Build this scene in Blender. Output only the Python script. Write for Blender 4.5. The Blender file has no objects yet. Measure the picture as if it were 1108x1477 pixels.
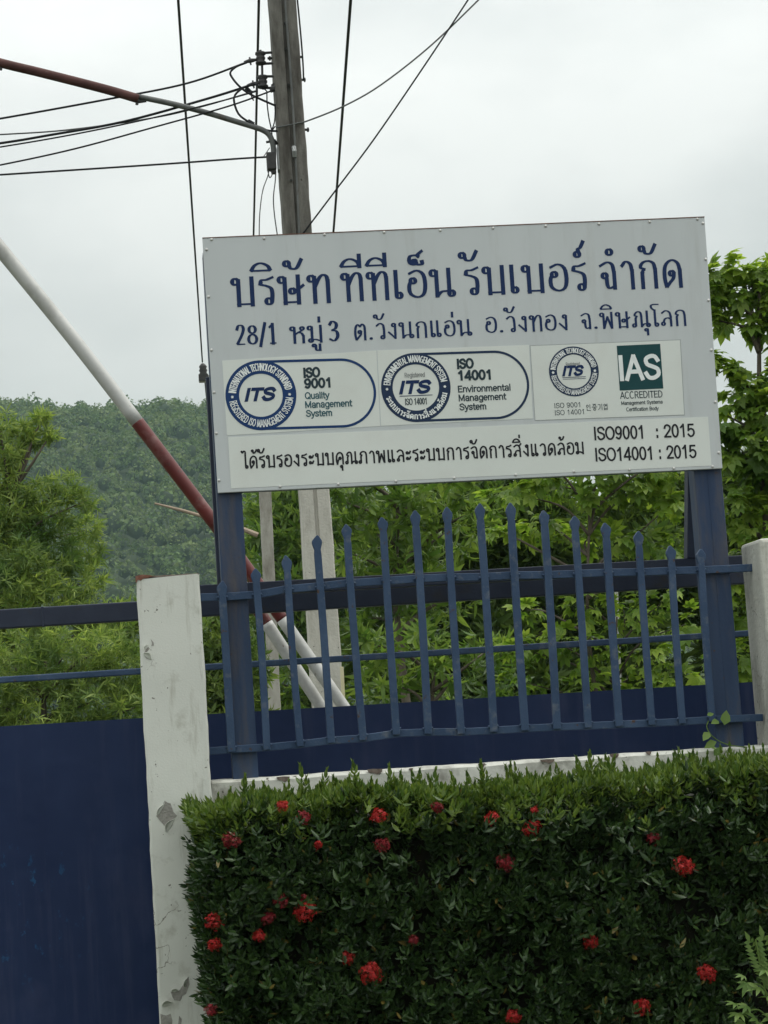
import bpy, bmesh, math, random
import numpy as np
from mathutils import Vector, Matrix
random.seed(7); RNG = np.random.default_rng(11)
R = math.radians
scene = bpy.context.scene
COL = scene.collection

# ------------------------------------------------------------------ camera
F_PX, CX, CY = 3000.0, 554.0, 738.5
YAW, PITCH, ROLL = R(6.58), R(6.13), R(-3.78)
CAM = np.array([0.0, -9.56, 1.65])
_f = np.array([math.sin(YAW)*math.cos(PITCH), math.cos(YAW)*math.cos(PITCH), math.sin(PITCH)])
_r0 = np.array([math.cos(YAW), -math.sin(YAW), 0.0]); _u0 = np.cross(_r0, _f)
_r = math.cos(ROLL)*_r0 + math.sin(ROLL)*_u0
_u = -math.sin(ROLL)*_r0 + math.cos(ROLL)*_u0
cam = bpy.data.cameras.new('camera'); cam_o = bpy.data.objects.new('camera', cam); COL.objects.link(cam_o)
cam.sensor_fit = 'HORIZONTAL'; cam.sensor_width = 36.0; cam.lens = 36.0*F_PX/1108.0
cam.clip_start = 0.1; cam.clip_end = 6000
cam_o.matrix_world = Matrix(((_r[0], _u[0], -_f[0], CAM[0]), (_r[1], _u[1], -_f[1], CAM[1]), (_r[2], _u[2], -_f[2], CAM[2]), (0, 0, 0, 1)))
scene.camera = cam_o

def at(px, py, Y):
    """where the line of sight through a photograph pixel meets the upright plane y = Y"""
    v = _f + (px-CX)/F_PX*_r - (py-CY)/F_PX*_u
    return CAM + v*((Y-CAM[1])/v[1])
def ppm(Y): return F_PX/((Y-CAM[1])*1.0)      # pixels per metre, about

# ------------------------------------------------------------------ sky, sun, exposure
SUN_EL, SUN_AZ = R(62), R(86)                  # azimuth from +Y towards +X
world = bpy.data.worlds.new('World'); scene.world = world; world.use_nodes = True
nt = world.node_tree; nt.nodes.clear()
def N(tree, typ, **kw):
    n = tree.nodes.new(typ)
    for k, v in kw.items():
        if k in n.inputs.keys() if isinstance(k, str) else False: n.inputs[k].default_value = v
        else: setattr(n, k, v)
    return n
out = N(nt, 'ShaderNodeOutputWorld'); bg = N(nt, 'ShaderNodeBackground'); bg.inputs['Strength'].default_value = 0.1
sky = N(nt, 'ShaderNodeTexSky', sky_type='NISHITA', sun_disc=False, sun_elevation=SUN_EL, sun_rotation=SUN_AZ)
tc = N(nt, 'ShaderNodeTexCoord')
mp = N(nt, 'ShaderNodeMapping'); mp.inputs['Scale'].default_value = (1.0, 1.0, 1.9)
no = N(nt, 'ShaderNodeTexNoise'); no.inputs['Scale'].default_value = 4.5; no.inputs['Detail'].default_value = 5.0; no.inputs['Roughness'].default_value = 0.5
cr = N(nt, 'ShaderNodeValToRGB')
cr.color_ramp.elements[0].position = 0.33; cr.color_ramp.elements[0].color = (0.655, 0.685, 0.68, 1)
cr.color_ramp.elements[1].position = 0.66; cr.color_ramp.elements[1].color = (0.895, 0.912, 0.890, 1)
mul = N(nt, 'ShaderNodeMix', data_type='RGBA', blend_type='MULTIPLY'); mul.inputs[0].default_value = 1.0
sep = N(nt, 'ShaderNodeSeparateXYZ'); grd = N(nt, 'ShaderNodeMapRange'); grd.inputs[1].default_value = 0.15; grd.inputs[2].default_value = 0.9
grd.inputs[3].default_value = 7.2; grd.inputs[4].default_value = 22.5; cmb = N(nt, 'ShaderNodeCombineXYZ')
mx = N(nt, 'ShaderNodeMix', data_type='RGBA'); mx.inputs[0].default_value = 0.95
L = nt.links.new
L(tc.outputs['Generated'], mp.inputs['Vector']); L(mp.outputs['Vector'], no.inputs['Vector']); L(no.outputs['Fac'], cr.inputs['Fac'])
L(cr.outputs['Color'], mul.inputs[6]); L(sky.outputs['Color'], mx.inputs[6]); L(mul.outputs[2], mx.inputs[7])
L(tc.outputs['Generated'], sep.inputs[0]); L(sep.outputs['Z'], grd.inputs[0])
for q in range(3): L(grd.outputs[0], cmb.inputs[q])
L(cmb.outputs[0], mul.inputs[7])
L(mx.outputs[2], bg.inputs['Color']); L(bg.outputs['Background'], out.inputs['Surface'])
sun = bpy.data.lights.new('sun', 'SUN'); sun.energy = 1.5; sun.angle = R(22); sun.color = (1.0, 0.955, 0.88)
sun_o = bpy.data.objects.new('sun', sun); COL.objects.link(sun_o)
_sd = Vector((math.sin(SUN_AZ)*math.cos(SUN_EL), math.cos(SUN_AZ)*math.cos(SUN_EL), math.sin(SUN_EL)))
sun_o.rotation_euler = _sd.to_track_quat('Z', 'Y').to_euler(); sun_o.location = (0, 0, 40)
vs = scene.view_settings; vs.view_transform = 'Standard'; vs.look = 'None'; vs.gamma = 1.0; vs.use_curve_mapping = False; vs.exposure = 0.15

# ------------------------------------------------------------------ materials
def srgb(r, g, b):
    f = lambda c: (c/255/12.92) if c/255 <= 0.04045 else ((c/255+0.055)/1.055)**2.4
    return (f(r), f(g), f(b), 1)
def newmat(name):
    m = bpy.data.materials.new(name); m.use_nodes = True
    return m, m.node_tree, m.node_tree.nodes['Principled BSDF']
def mix(t, fac, a, b, blend='MIX'):
    n = t.nodes.new('ShaderNodeMix'); n.data_type = 'RGBA'; n.blend_type = blend
    for sock, v in ((n.inputs[0], fac), (n.inputs[6], a), (n.inputs[7], b)):
        if hasattr(v, 'links'): t.links.new(v, sock)
        else: sock.default_value = v
    return n.outputs[2]
def noise(t, scale, detail=4, rough=0.55, stretch=None, coord='Object', off=(0, 0, 0)):
    c = t.nodes.new('ShaderNodeTexCoord'); m = t.nodes.new('ShaderNodeMapping'); m.inputs['Location'].default_value = off
    if stretch: m.inputs['Scale'].default_value = stretch
    n = t.nodes.new('ShaderNodeTexNoise'); n.inputs['Scale'].default_value = scale; n.inputs['Detail'].default_value = detail; n.inputs['Roughness'].default_value = rough
    t.links.new(c.outputs[coord], m.inputs[0]); t.links.new(m.outputs[0], n.inputs[0]); return n.outputs['Fac']
def ramp(t, fac, p0, p1):
    n = t.nodes.new('ShaderNodeMapRange'); n.inputs[1].default_value = p0; n.inputs[2].default_value = p1
    t.links.new(fac, n.inputs[0]); return n.outputs[0]
def bump(t, b, h, strength, dist=0.01):
    n = t.nodes.new('ShaderNodeBump'); n.inputs['Strength'].default_value = strength; n.inputs['Distance'].default_value = dist
    t.links.new(h, n.inputs['Height']); t.links.new(n.outputs[0], b.inputs['Normal'])
def surf(name, c1, c2, scale=6, rough=0.6, metal=0.0, stain=None, stain_scale=3, stain_at=(0.58, 0.7), stretch=None, bmp=0.0, bscale=60, spec=0.5, fleck=None, fleck_scale=40, fleck_at=(0.68, 0.72)):
    m, t, b = newmat(name)
    c = mix(t, ramp(t, noise(t, scale, stretch=stretch), 0.3, 0.7), c1, c2)
    if stain: c = mix(t, ramp(t, noise(t, stain_scale, 6, 0.65, stretch=stretch, off=(3, 7, 1)), *stain_at), c, stain)
    if fleck: c = mix(t, ramp(t, noise(t, fleck_scale, 3, 0.6, off=(1, 2, 9)), *fleck_at), c, fleck)
    t.links.new(c, b.inputs['Base Color']); b.inputs['Roughness'].default_value = rough; b.inputs['Metallic'].default_value = metal
    b.inputs['Specular IOR Level'].default_value = spec
    if bmp: bump(t, b, noise(t, bscale, 5), bmp)
    return m
def flat(name, c, rough=0.5):
    m, t, b = newmat(name)
    k = mix(t, ramp(t, noise(t, 25), 0.2, 0.8), c, (c[0]*1.18+0.004, c[1]*1.18+0.004, c[2]*1.18+0.004, 1))
    t.links.new(k, b.inputs['Base Color']); b.inputs['Roughness'].default_value = rough; b.inputs['Specular IOR Level'].default_value = 0.2; return m
def leafmat(name, c1, c2, c3=None, trans=0.35, rough=0.45, spec=0.4, tint_scale=0.0, rare=None):
    m, t, b = newmat(name)
    g = t.nodes.new('ShaderNodeNewGeometry')
    c = mix(t, g.outputs['Random Per Island'], c1, c2)
    if rare: c = mix(t, ramp(t, g.outputs['Random Per Island'], 0.986, 0.988), c, rare)
    if c3: c = mix(t, ramp(t, noise(t, tint_scale, 3), 0.45, 0.65), c, c3)
    t.links.new(c, b.inputs['Base Color']); b.inputs['Roughness'].default_value = rough; b.inputs['Specular IOR Level'].default_value = spec
    tr = t.nodes.new('ShaderNodeBsdfTranslucent'); ms = t.nodes.new('ShaderNodeMixShader'); ms.inputs[0].default_value = trans
    t.links.new(mix(t, 1.0, c, (1.2, 1.18, 0.8, 1), 'MULTIPLY'), tr.inputs['Color'])
    o = t.nodes['Material Output']; t.links.new(b.outputs[0], ms.inputs[1]); t.links.new(tr.outputs[0], ms.inputs[2]); t.links.new(ms.outputs[0], o.inputs['Surface'])
    return m
M = {}
M['white_wall'] = surf('painted_plaster', (0.56, 0.57, 0.52, 1), (0.66, 0.67, 0.615, 1), 2.2, 0.75, stain=(0.36, 0.355, 0.30, 1), stain_scale=7, stain_at=(0.56, 0.78), bmp=0.12, bscale=110, fleck=(0.13, 0.12, 0.10, 1), fleck_scale=46, fleck_at=(0.705, 0.725))
M['low_wall'] = surf('dirty_white_plaster', (0.50, 0.50, 0.45, 1), (0.64, 0.64, 0.58, 1), 5, 0.85, stain=(0.20, 0.19, 0.16, 1), stain_scale=6, stain_at=(0.50, 0.72), bmp=0.4, bscale=40, fleck=(0.10, 0.09, 0.07, 1), fleck_scale=30, fleck_at=(0.66, 0.70))
M['mossy_wall'] = surf('weathered_plaster', (0.42, 0.42, 0.37, 1), (0.58, 0.58, 0.52, 1), 4, 0.85, stain=(0.15, 0.15, 0.12, 1), stain_scale=5, stain_at=(0.5, 0.75), stretch=(1, 1, 0.4), bmp=0.5, bscale=45, fleck=(0.1, 0.1, 0.08, 1), fleck_scale=50, fleck_at=(0.66, 0.72))
M['bare_concrete'] = surf('bare_concrete', (0.22, 0.21, 0.19, 1), (0.33, 0.32, 0.29, 1), 22, 0.9, bmp=0.6, bscale=80)
M['brick'] = surf('broken_brick', (0.15, 0.05, 0.03, 1), (0.28, 0.14, 0.10, 1), 30, 0.95, bmp=0.8, bscale=70, stain=(0.05, 0.03, 0.025, 1), stain_scale=25)
M['chip'] = surf('broken_render', (0.10, 0.07, 0.055, 1), (0.22, 0.18, 0.15, 1), 40, 0.95, bmp=0.6)
M['fence_blue'] = surf('fence_blue_paint', (0.026, 0.052, 0.104, 1), (0.048, 0.082, 0.148, 1), 5, 0.55, stain=(0.14, 0.155, 0.175, 1), stain_scale=16, stain_at=(0.56, 0.80), bmp=0.2, bscale=60, spec=0.25, fleck=(0.07, 0.040, 0.028, 1), fleck_scale=26, fleck_at=(0.66, 0.74))
M['post_blue'] = surf('post_blue_paint', (0.016, 0.034, 0.080, 1), (0.034, 0.060, 0.116, 1), 2.0, 0.5, stretch=(3, 3, 0.5), stain=(0.085, 0.078, 0.080, 1), stain_scale=4, stain_at=(0.47, 0.76), bmp=0.12, bscale=40, spec=0.3, fleck=(0.075, 0.040, 0.028, 1), fleck_scale=24, fleck_at=(0.68, 0.76))
M['beam_blue'] = surf('beam_dark_blue_paint', (0.014, 0.020, 0.040, 1), (0.024, 0.032, 0.056, 1), 6, 0.5, bmp=0.1, stain=(0.025, 0.025, 0.03, 1), stain_scale=8, spec=0.3)
def gate_mat():
    m, t, b = newmat('gate_navy_paint')
    c = mix(t, ramp(t, noise(t, 1.6, 5, 0.6, stretch=(1.2, 1, 0.35)), 0.3, 0.7), (0.007, 0.017, 0.060, 1), (0.015, 0.030, 0.086, 1))
    c = mix(t, ramp(t, noise(t, 3.2, 6, 0.6, stretch=(1, 1, 0.5), off=(5, 1, 2)), 0.55, 0.8), c, (0.030, 0.040, 0.092, 1))
    # flaked spots: turquoise undercoat shows in a patch low on the sheet
    fl = ramp(t, noise(t, 17, 4, 0.7, stretch=(1.3, 1, 0.7), off=(0, 3, 0)), 0.60, 0.68)
    g = t.nodes.new('ShaderNodeTexCoord'); d = t.nodes.new('ShaderNodeVectorMath'); d.operation = 'DISTANCE'
    p = at(15, 1310, 0.6)-np.array([0, 0.6, 0]); d.inputs[1].default_value = tuple(p)
    t.links.new(g.outputs['Object'], d.inputs[0])
    k = t.nodes.new('ShaderNodeMath'); k.operation = 'MULTIPLY'
    t.links.new(fl, k.inputs[0]); t.links.new(ramp(t, d.outputs['Value'], 0.46, 0.10), k.inputs[1])
    c = mix(t, k.outputs[0], c, (0.012, 0.075, 0.18, 1))
    t.links.new(c, b.inputs['Base Color']); b.inputs['Roughness'].default_value = 0.5; b.inputs['Specular IOR Level'].default_value = 0.22
    c2_ = mix(t, ramp(t, noise(t, 5, 6, 0.65, stretch=(3.0, 1, 0.18), off=(2, 5, 8)), 0.54, 0.95), c, (0.040, 0.050, 0.100, 1))
    t.links.new(c2_, b.inputs['Base Color'])
    bump(t, b, noise(t, 3, 3), 0.35, 0.03); return m
M['gate'] = gate_mat()
M['sign_metal'] = surf('painted_sign_sheet', (0.495, 0.525, 0.530, 1), (0.535, 0.565, 0.570, 1), 1.6, 0.42, stain=(0.42, 0.435, 0.42, 1), stain_scale=3.4, stain_at=(0.54, 0.90), stretch=(4.0, 1, 0.45), fleck=(0.22, 0.18, 0.14, 1), fleck_scale=24, fleck_at=(0.79, 0.81), bmp=0.04, bscale=4)
M['sticker'] = surf('white_vinyl', (0.64, 0.675, 0.635, 1), (0.68, 0.71, 0.67, 1), 2.5, 0.4, stain=(0.6, 0.61, 0.57, 1), stain_scale=4, stain_at=(0.5, 0.9))
M['sticker_edge'] = flat('sticker_outline_grey', (0.30, 0.32, 0.32, 1))
M['navy_ink'] = flat('navy_ink', (0.004, 0.020, 0.080, 1))
M['blue_ink'] = flat('blue_ink', (0.006, 0.035, 0.125, 1))
M['slate_ink'] = flat('slate_ink', (0.012, 0.028, 0.068, 1))
M['dark_ink'] = flat('dark_teal_ink', (0.018, 0.035, 0.045, 1))
M['teal_ink'] = flat('teal_ink', (0.025, 0.085, 0.105, 1))
M['black_ink'] = flat('black_ink', (0.012, 0.013, 0.018, 1))
M['grey_ink'] = flat('grey_ink', (0.20, 0.21, 0.21, 1))
M['green_ink'] = flat('dark_green_ink', (0.006, 0.050, 0.055, 1))
M['white_ink'] = flat('white_ink', (0.70, 0.73, 0.72, 1))
M['screw'] = surf('zinc_screw', (0.42, 0.42, 0.40, 1), (0.6, 0.6, 0.58, 1), 60, 0.45, metal=0.3)
M['rust'] = surf('rusty_steel', (0.10, 0.045, 0.03, 1), (0.2, 0.10, 0.07, 1), 25, 0.85, stain=(0.3, 0.28, 0.25, 1), stain_scale=12, bmp=0.3)
M['pole_concrete'] = surf('pole_concrete', (0.30, 0.285, 0.25, 1), (0.40, 0.385, 0.345, 1), 7, 0.9, stretch=(1, 1, 0.35), stain=(0.17, 0.15, 0.125, 1), stain_scale=3, stain_at=(0.50, 0.72), bmp=0.5, bscale=40, fleck=(0.12, 0.11, 0.09, 1), fleck_scale=30, fleck_at=(0.66, 0.72))
M['galv'] = surf('galvanised_steel', (0.20, 0.21, 0.21, 1), (0.30, 0.31, 0.31, 1), 15, 0.5, metal=0.5)
M['arm_steel'] = surf('dull_arm_steel', (0.075, 0.08, 0.078, 1), (0.125, 0.13, 0.125, 1), 9, 0.6, stain=(0.07, 0.05, 0.04, 1), stain_scale=6)
M['dark_iron'] = surf('dark_iron', (0.02, 0.02, 0.022, 1), (0.04, 0.038, 0.036, 1), 20, 0.6)
M['cable'] = flat('cable_black', (0.010, 0.011, 0.013, 1), 0.6)
M['cable_grey'] = flat('cable_grey', (0.09, 0.095, 0.095, 1), 0.6)
M['white_tube'] = surf('white_tube_paint', (0.42, 0.425, 0.405, 1), (0.52, 0.52, 0.50, 1), 3, 0.45, stain=(0.27, 0.265, 0.24, 1), stain_scale=6, stain_at=(0.48, 0.82), fleck=(0.18, 0.14, 0.11, 1), fleck_scale=30, fleck_at=(0.67, 0.75))
M['red_tube'] = surf('red_tube_paint', (0.075, 0.012, 0.011, 1), (0.135, 0.020, 0.017, 1), 4, 0.38, stain=(0.22, 0.13, 0.12, 1), stain_scale=7, stain_at=(0.50, 0.80), spec=0.45, fleck=(0.05, 0.03, 0.025, 1), fleck_scale=22, fleck_at=(0.62, 0.74))
M['red_brown'] = surf('faded_red_brown_paint', (0.065, 0.028, 0.026, 1), (0.11, 0.050, 0.045, 1), 6, 0.7, stain=(0.14, 0.11, 0.10, 1), stain_scale=9, spec=0.2)
M['dry_wood'] = surf('dry_wood', (0.24, 0.18, 0.13, 1), (0.36, 0.29, 0.22, 1), 14, 0.85, stretch=(1, 1, 1), bmp=0.3)
M['yellow_post'] = surf('pale_yellow_paint', (0.55, 0.50, 0.30, 1), (0.62, 0.58, 0.40, 1), 8, 0.7)
M['bark'] = surf('bark', (0.055, 0.045, 0.032, 1), (0.12, 0.10, 0.075, 1), 12, 0.95, stretch=(1, 1, 0.3), bmp=0.8, bscale=25)
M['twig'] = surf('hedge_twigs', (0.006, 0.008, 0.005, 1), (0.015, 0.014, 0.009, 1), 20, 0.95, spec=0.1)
M['ground'] = surf('ground_soil_grass', (0.05, 0.06, 0.025, 1), (0.10, 0.085, 0.055, 1), 0.6, 0.95, stain=(0.04, 0.07, 0.02, 1), stain_scale=0.2, stain_at=(0.45, 0.6))
M['asphalt'] = surf('asphalt', (0.045, 0.045, 0.045, 1), (0.06, 0.06, 0.058, 1), 3, 0.9, bmp=0.3)
M['hill'] = surf('hill_undergrowth', (0.020, 0.034, 0.012, 1), (0.035, 0.05, 0.018, 1), 0.05, 0.95)
M['forest'] = leafmat('hill_forest_leaves', (0.034, 0.068, 0.018, 1), (0.110, 0.170, 0.040, 1), (0.130, 0.165, 0.048, 1), 0.24, 0.6, 0.2, 0.11)
M['leaf_feather'] = leafmat('feathery_leaves', (0.115, 0.205, 0.045, 1), (0.370, 0.460, 0.120, 1), (0.070, 0.138, 0.034, 1), 0.52, 0.5, 0.3, 1.3)
M['leaf_bush'] = leafmat('shrub_leaves', (0.120, 0.200, 0.040, 1), (0.260, 0.330, 0.085, 1), (0.085, 0.155, 0.030, 1), 0.5, 0.5, 0.3, 0.8)
M['leaf_lance'] = leafmat('lance_leaves', (0.085, 0.170, 0.028, 1), (0.240, 0.340, 0.068, 1), (0.052, 0.112, 0.020, 1), 0.5, 0.42, 0.4, 1.2)
M['leaf_palm'] = leafmat('lobed_leaves', (0.135, 0.250, 0.028, 1), (0.350, 0.460, 0.075, 1), (0.080, 0.165, 0.020, 1), 0.56, 0.42, 0.4, 1.0)
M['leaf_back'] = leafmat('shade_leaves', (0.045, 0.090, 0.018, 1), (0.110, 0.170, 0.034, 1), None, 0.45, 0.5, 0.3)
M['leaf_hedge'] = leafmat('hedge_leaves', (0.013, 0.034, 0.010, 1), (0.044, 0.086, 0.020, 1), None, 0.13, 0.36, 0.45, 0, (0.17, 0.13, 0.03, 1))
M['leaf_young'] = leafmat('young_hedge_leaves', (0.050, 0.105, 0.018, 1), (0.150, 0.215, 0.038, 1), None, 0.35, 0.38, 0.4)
M['leaf_weed'] = leafmat('weed_leaves', (0.09, 0.17, 0.035, 1), (0.16, 0.24, 0.06, 1), None, 0.35, 0.5, 0.3)
M['petal'] = leafmat('red_petals', (0.34, 0.015, 0.018, 1), (0.54, 0.036, 0.030, 1), None, 0.22, 0.5, 0.3)
M['petal_dark'] = leafmat('fading_red_petals', (0.15, 0.014, 0.020, 1), (0.30, 0.020, 0.028, 1), None, 0.18, 0.55, 0.3)

# ------------------------------------------------------------------ object helpers
def thing(name, label, cat, loc=(0, 0, 0), group=None, kind=None):
    o = bpy.data.objects.new(name, None); COL.objects.link(o); o.location = tuple(loc); o.empty_display_size = 0.1
    o['label'] = label; o['category'] = cat
    if group: o['group'] = group
    if kind: o['kind'] = kind
    return o
def root_loc(o):
    v = Vector((0, 0, 0))
    while o: v = v + Vector(o.location); o = o.parent
    return v
def link_mesh(name, me, mat, parent=None, bevel=0, smooth=False):
    """vertices are world coordinates; the part stands in its parent's frame"""
    o = bpy.data.objects.new(name, me); COL.objects.link(o)
    if mat is not None and not me.materials: me.materials.append(mat)
    if parent is not None:
        o.parent = parent
        me.transform(Matrix.Translation(-root_loc(parent)))
    if smooth:
        for p in me.polygons: p.use_smooth = True
    if bevel:
        b = o.modifiers.new('bevel', 'BEVEL'); b.width = bevel; b.segments = 2; b.limit_method = 'ANGLE'
    return o
def tag(o, label, cat, group=None, kind=None):
    if label: o['label'] = label
    if cat: o['category'] = cat
    if group: o['group'] = group
    if kind: o['kind'] = kind
    return o
class MB:
    def __init__(s): s.v = []; s.f = []
    def add(s, vs, fs):
        k = len(s.v); s.v += [tuple(map(float, p)) for p in vs]; s.f += [tuple(i+k for i in f) for f in fs]; return s
    def box(s, a, b):
        (x0, y0, z0), (x1, y1, z1) = a, b
        return s.add([(x0,y0,z0),(x1,y0,z0),(x1,y1,z0),(x0,y1,z0),(x0,y0,z1),(x1,y0,z1),(x1,y1,z1),(x0,y1,z1)],
                     [(0,3,2,1),(4,5,6,7),(0,1,5,4),(1,2,6,5),(2,3,7,6),(3,0,4,7)])
    def bar(s, pts, w, h, up=(0, 0, 1)):
        """rectangular bar of width w (across) and height h (along up) through pts"""
        P = [np.array(p, float) for p in pts]; ring = []
        for i, p in enumerate(P):
            d = P[min(i+1, len(P)-1)]-P[max(i-1, 0)]; d /= np.linalg.norm(d)
            side = np.cross(d, np.array(up, float)); side /= np.linalg.norm(side); u = np.cross(side, d)
            ring.append([p-side*w/2-u*h/2, p+side*w/2-u*h/2, p+side*w/2+u*h/2, p-side*w/2+u*h/2])
        vs = [q for r in ring for q in r]; fs = [(3,2,1,0)]
        for i in range(len(P)-1):
            for j in range(4): fs.append((4*i+j, 4*i+(j+1) % 4, 4*i+4+(j+1) % 4, 4*i+4+j))
        k = 4*(len(P)-1); fs.append((k, k+1, k+2, k+3)); return s.add(vs, fs)
    def tube(s, pts, r, n=10):
        P = [np.array(p, float) for p in pts]; rr = r if hasattr(r, '__len__') else [r]*len(P); vs = []
        a = np.array([0.31, 0.17, 0.93])
        for i, p in enumerate(P):
            d = P[min(i+1, len(P)-1)]-P[max(i-1, 0)]; d /= np.linalg.norm(d)
            e1 = np.cross(d, a)
            if np.linalg.norm(e1) < 0.1: e1 = np.cross(d, (1, 0, 0))
            e1 /= np.linalg.norm(e1); e2 = np.cross(d, e1)
            vs += [p+rr[i]*(math.cos(2*math.pi*k/n)*e1+math.sin(2*math.pi*k/n)*e2) for k in range(n)]
        fs = [tuple(range(n))[::-1], tuple(range(n*(len(P)-1), n*len(P)))]
        for i in range(len(P)-1):
            for j in range(n): fs.append((n*i+j, n*i+(j+1) % n, n*i+n+(j+1) % n, n*i+n+j))
        return s.add(vs, fs)
    def mesh(s, name):
        me = bpy.data.meshes.new(name); me.from_pydata(s.v, [], s.f); me.update(); return me
    def build(s, name, mat, parent=None, bevel=0, smooth=False):
        return link_mesh(name, s.mesh(name), mat, parent, bevel, smooth)
def curve3(P, n=24):
    """Catmull-Rom through points of any dimension"""
    P = [np.array(p, float) for p in P]; 
    if len(P) == 2: return [P[0]+(P[1]-P[0])*t for t in np.linspace(0, 1, 2)]
    Q = [2*P[0]-P[1]]+P+[2*P[-1]-P[-2]]; o = []
    m = max(3, n//(len(P)-1))
    for i in range(1, len(Q)-2):
        for t in np.linspace(0, 1, m, endpoint=False):
            a, b, c, d = Q[i-1:i+3]
            o.append(0.5*((2*b)+(c-a)*t+(2*a-5*b+4*c-d)*t*t+(3*b-a-3*c+d)*t**3))
    return o+[P[-1]]
def nmesh(name, V, Fc):
    """fast mesh from arrays: Fc is (n,k) index array or list of such arrays"""
    arrs = Fc if isinstance(Fc, list) else [Fc]
    me = bpy.data.meshes.new(name); me.vertices.add(len(V)); me.vertices.foreach_set('co', np.asarray(V, np.float32).ravel())
    idx = np.concatenate([a.ravel() for a in arrs]); tot = np.concatenate([np.full(len(a), a.shape[1]) for a in arrs])
    me.loops.add(len(idx)); me.loops.foreach_set('vertex_index', idx.astype(np.int32))
    me.polygons.add(len(tot)); st = np.concatenate([[0], np.cumsum(tot)[:-1]]); me.polygons.foreach_set('loop_start', st.astype(np.int32))
    try: me.polygons.foreach_set('loop_total', tot.astype(np.int32))
    except Exception: pass
    me.update(calc_edges=True); return me

# ------------------------------------------------------------------ leaf templates and scattering
def leaf_t(Ln, W, fold=0.15, droop=0.2, n=3, p=0.8):
    vs, fs = [], []
    for i in range(n+1):
        t = i/n; y = Ln*t; z = -droop*Ln*t*t; w = W*0.5*math.sin(math.pi*min(1, t**p))
        vs.append((0, y, z-fold*w))
        if 0 < i < n: vs += [(-w, y, z+fold*w), (w, y, z+fold*w)]
    # index of spine/left/right
    idx = [(0, None, None)]; k = 1
    for i in range(1, n): idx.append((k, k+1, k+2)); k += 3
    idx.append((k, None, None))
    for i in range(n):
        a, b = idx[i], idx[i+1]
        if a[1] is None and b[1] is None: continue
        if a[1] is None: fs += [(a[0], b[0], b[1], b[1]), (a[0], b[2], b[0], b[0])]
        elif b[1] is None: fs += [(a[1], a[0], b[0], b[0]), (a[0], a[2], b[0], b[0])]
        else: fs += [(a[1], a[0], b[0], b[1]), (a[0], a[2], b[2], b[0])]
    fs = [tuple(dict.fromkeys(f)) for f in fs]
    return np.array(vs), fs
def rot(axis, a): return np.array(Matrix.Rotation(a, 3, Vector(axis)))
def join_t(items):
    V, Fs, k = [], [], 0
    for v, f in items: V.append(v); Fs += [tuple(i+k for i in q) for q in f]; k += len(v)
    return np.concatenate(V), Fs
def xf(t, m=None, off=(0, 0, 0)):
    v, f = t; v = v @ np.asarray(m).T if m is not None else v
    return v+np.array(off), f
def frames(d, up):
    d = d/np.linalg.norm(d, axis=1, keepdims=True); x = np.cross(d, up); x /= np.linalg.norm(x, axis=1, keepdims=True)+1e-9
    z = np.cross(x, d); return np.stack([x, d, z], axis=2)
def scatter_arrays(t, pos, d, up, s):
    v, f = t; Rm = frames(d, up)
    W = np.einsum('nij,kj->nki', Rm, v)*s[:, None, None]+pos[:, None, :]
    out = []
    for k in (3, 4):
        q = np.array([x for x in f if len(x) == k], int)
        if len(q): out.append((q[None]+(np.arange(len(pos))*len(v))[:, None, None]).reshape(-1, k))
    return W.reshape(-1, 3), out
def scatter(name, t, pos, d, up, s, mat, parent=None):
    V, fs = scatter_arrays(t, pos, d, up, s); return link_mesh(name, nmesh(name, V, fs), mat, parent)
def merge(parts):
    V, Fs, k = [], {3: [], 4: []}, 0
    for v, fl in parts:
        V.append(v)
        for f in fl: Fs[f.shape[1]].append(f+k)
        k += len(v)
    return np.concatenate(V), [np.concatenate(x) for x in Fs.values() if x]

# feathery spray: a drooping rachis with pairs of leaflets
def spray_t(n=9, Ln=1.0, droop=0.45, lw=0.075, ll=0.26):
    items = []
    for i in range(n):
        t = (i+0.7)/n; c = np.array([0, Ln*t, -droop*Ln*t*t]); l = ll*Ln*(0.55+0.45*math.sin(math.pi*t))
        for sgn in (-1, 1):
            v = np.array([(0, 0, 0), (-lw*Ln, l*0.5, 0.01), (0, l, -0.18*l), (lw*Ln, l*0.5, 0.01)])
            items.append(xf((v, [(0, 3, 2, 1)]), rot((0, 0, 1), -sgn*R(62)) @ rot((0, 1, 0), 0.25), c))
    v = np.array([(0, 0, 0), (-lw*Ln, 0.13, 0), (0, 0.27, -0.05), (lw*Ln, 0.13, 0)]); items.append(xf((v, [(0, 3, 2, 1)]), None, (0, Ln*0.97, -droop*Ln*0.95)))
    return join_t(items)
def bunch_t(k=8, Ln=1.0, W=0.24, tilt=0.3, droop=0.5, n=3):
    items = []
    for i in range(k):
        a = 2*math.pi*i/k+0.3*math.sin(i*7.1); l = Ln*(0.75+0.25*math.sin(i*3.7+1))
        # growth axis is +Y; the leaves fan round it and hang
        t = leaf_t(l, W*l, 0.18, droop, n)
        items.append(xf(t, rot((0, 1, 0), a) @ rot((1, 0, 0), -R(38)-tilt*math.sin(i*2.3)), (0, 0.02*i, 0)))
    return join_t(items)
def lobed_t(k=5, Ln=1.0, W=0.36):
    items = []
    for i in range(k):
        a = R(-82+164*i/(k-1)); l = Ln*(1.0-0.28*abs(i-(k-1)/2)/((k-1)/2))
        items.append(xf(leaf_t(l, W*l, 0.12, 0.28, 3, 0.75), rot((0, 0, 1), a), (0, 0, 0.002*i)))
    return join_t(items)
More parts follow.
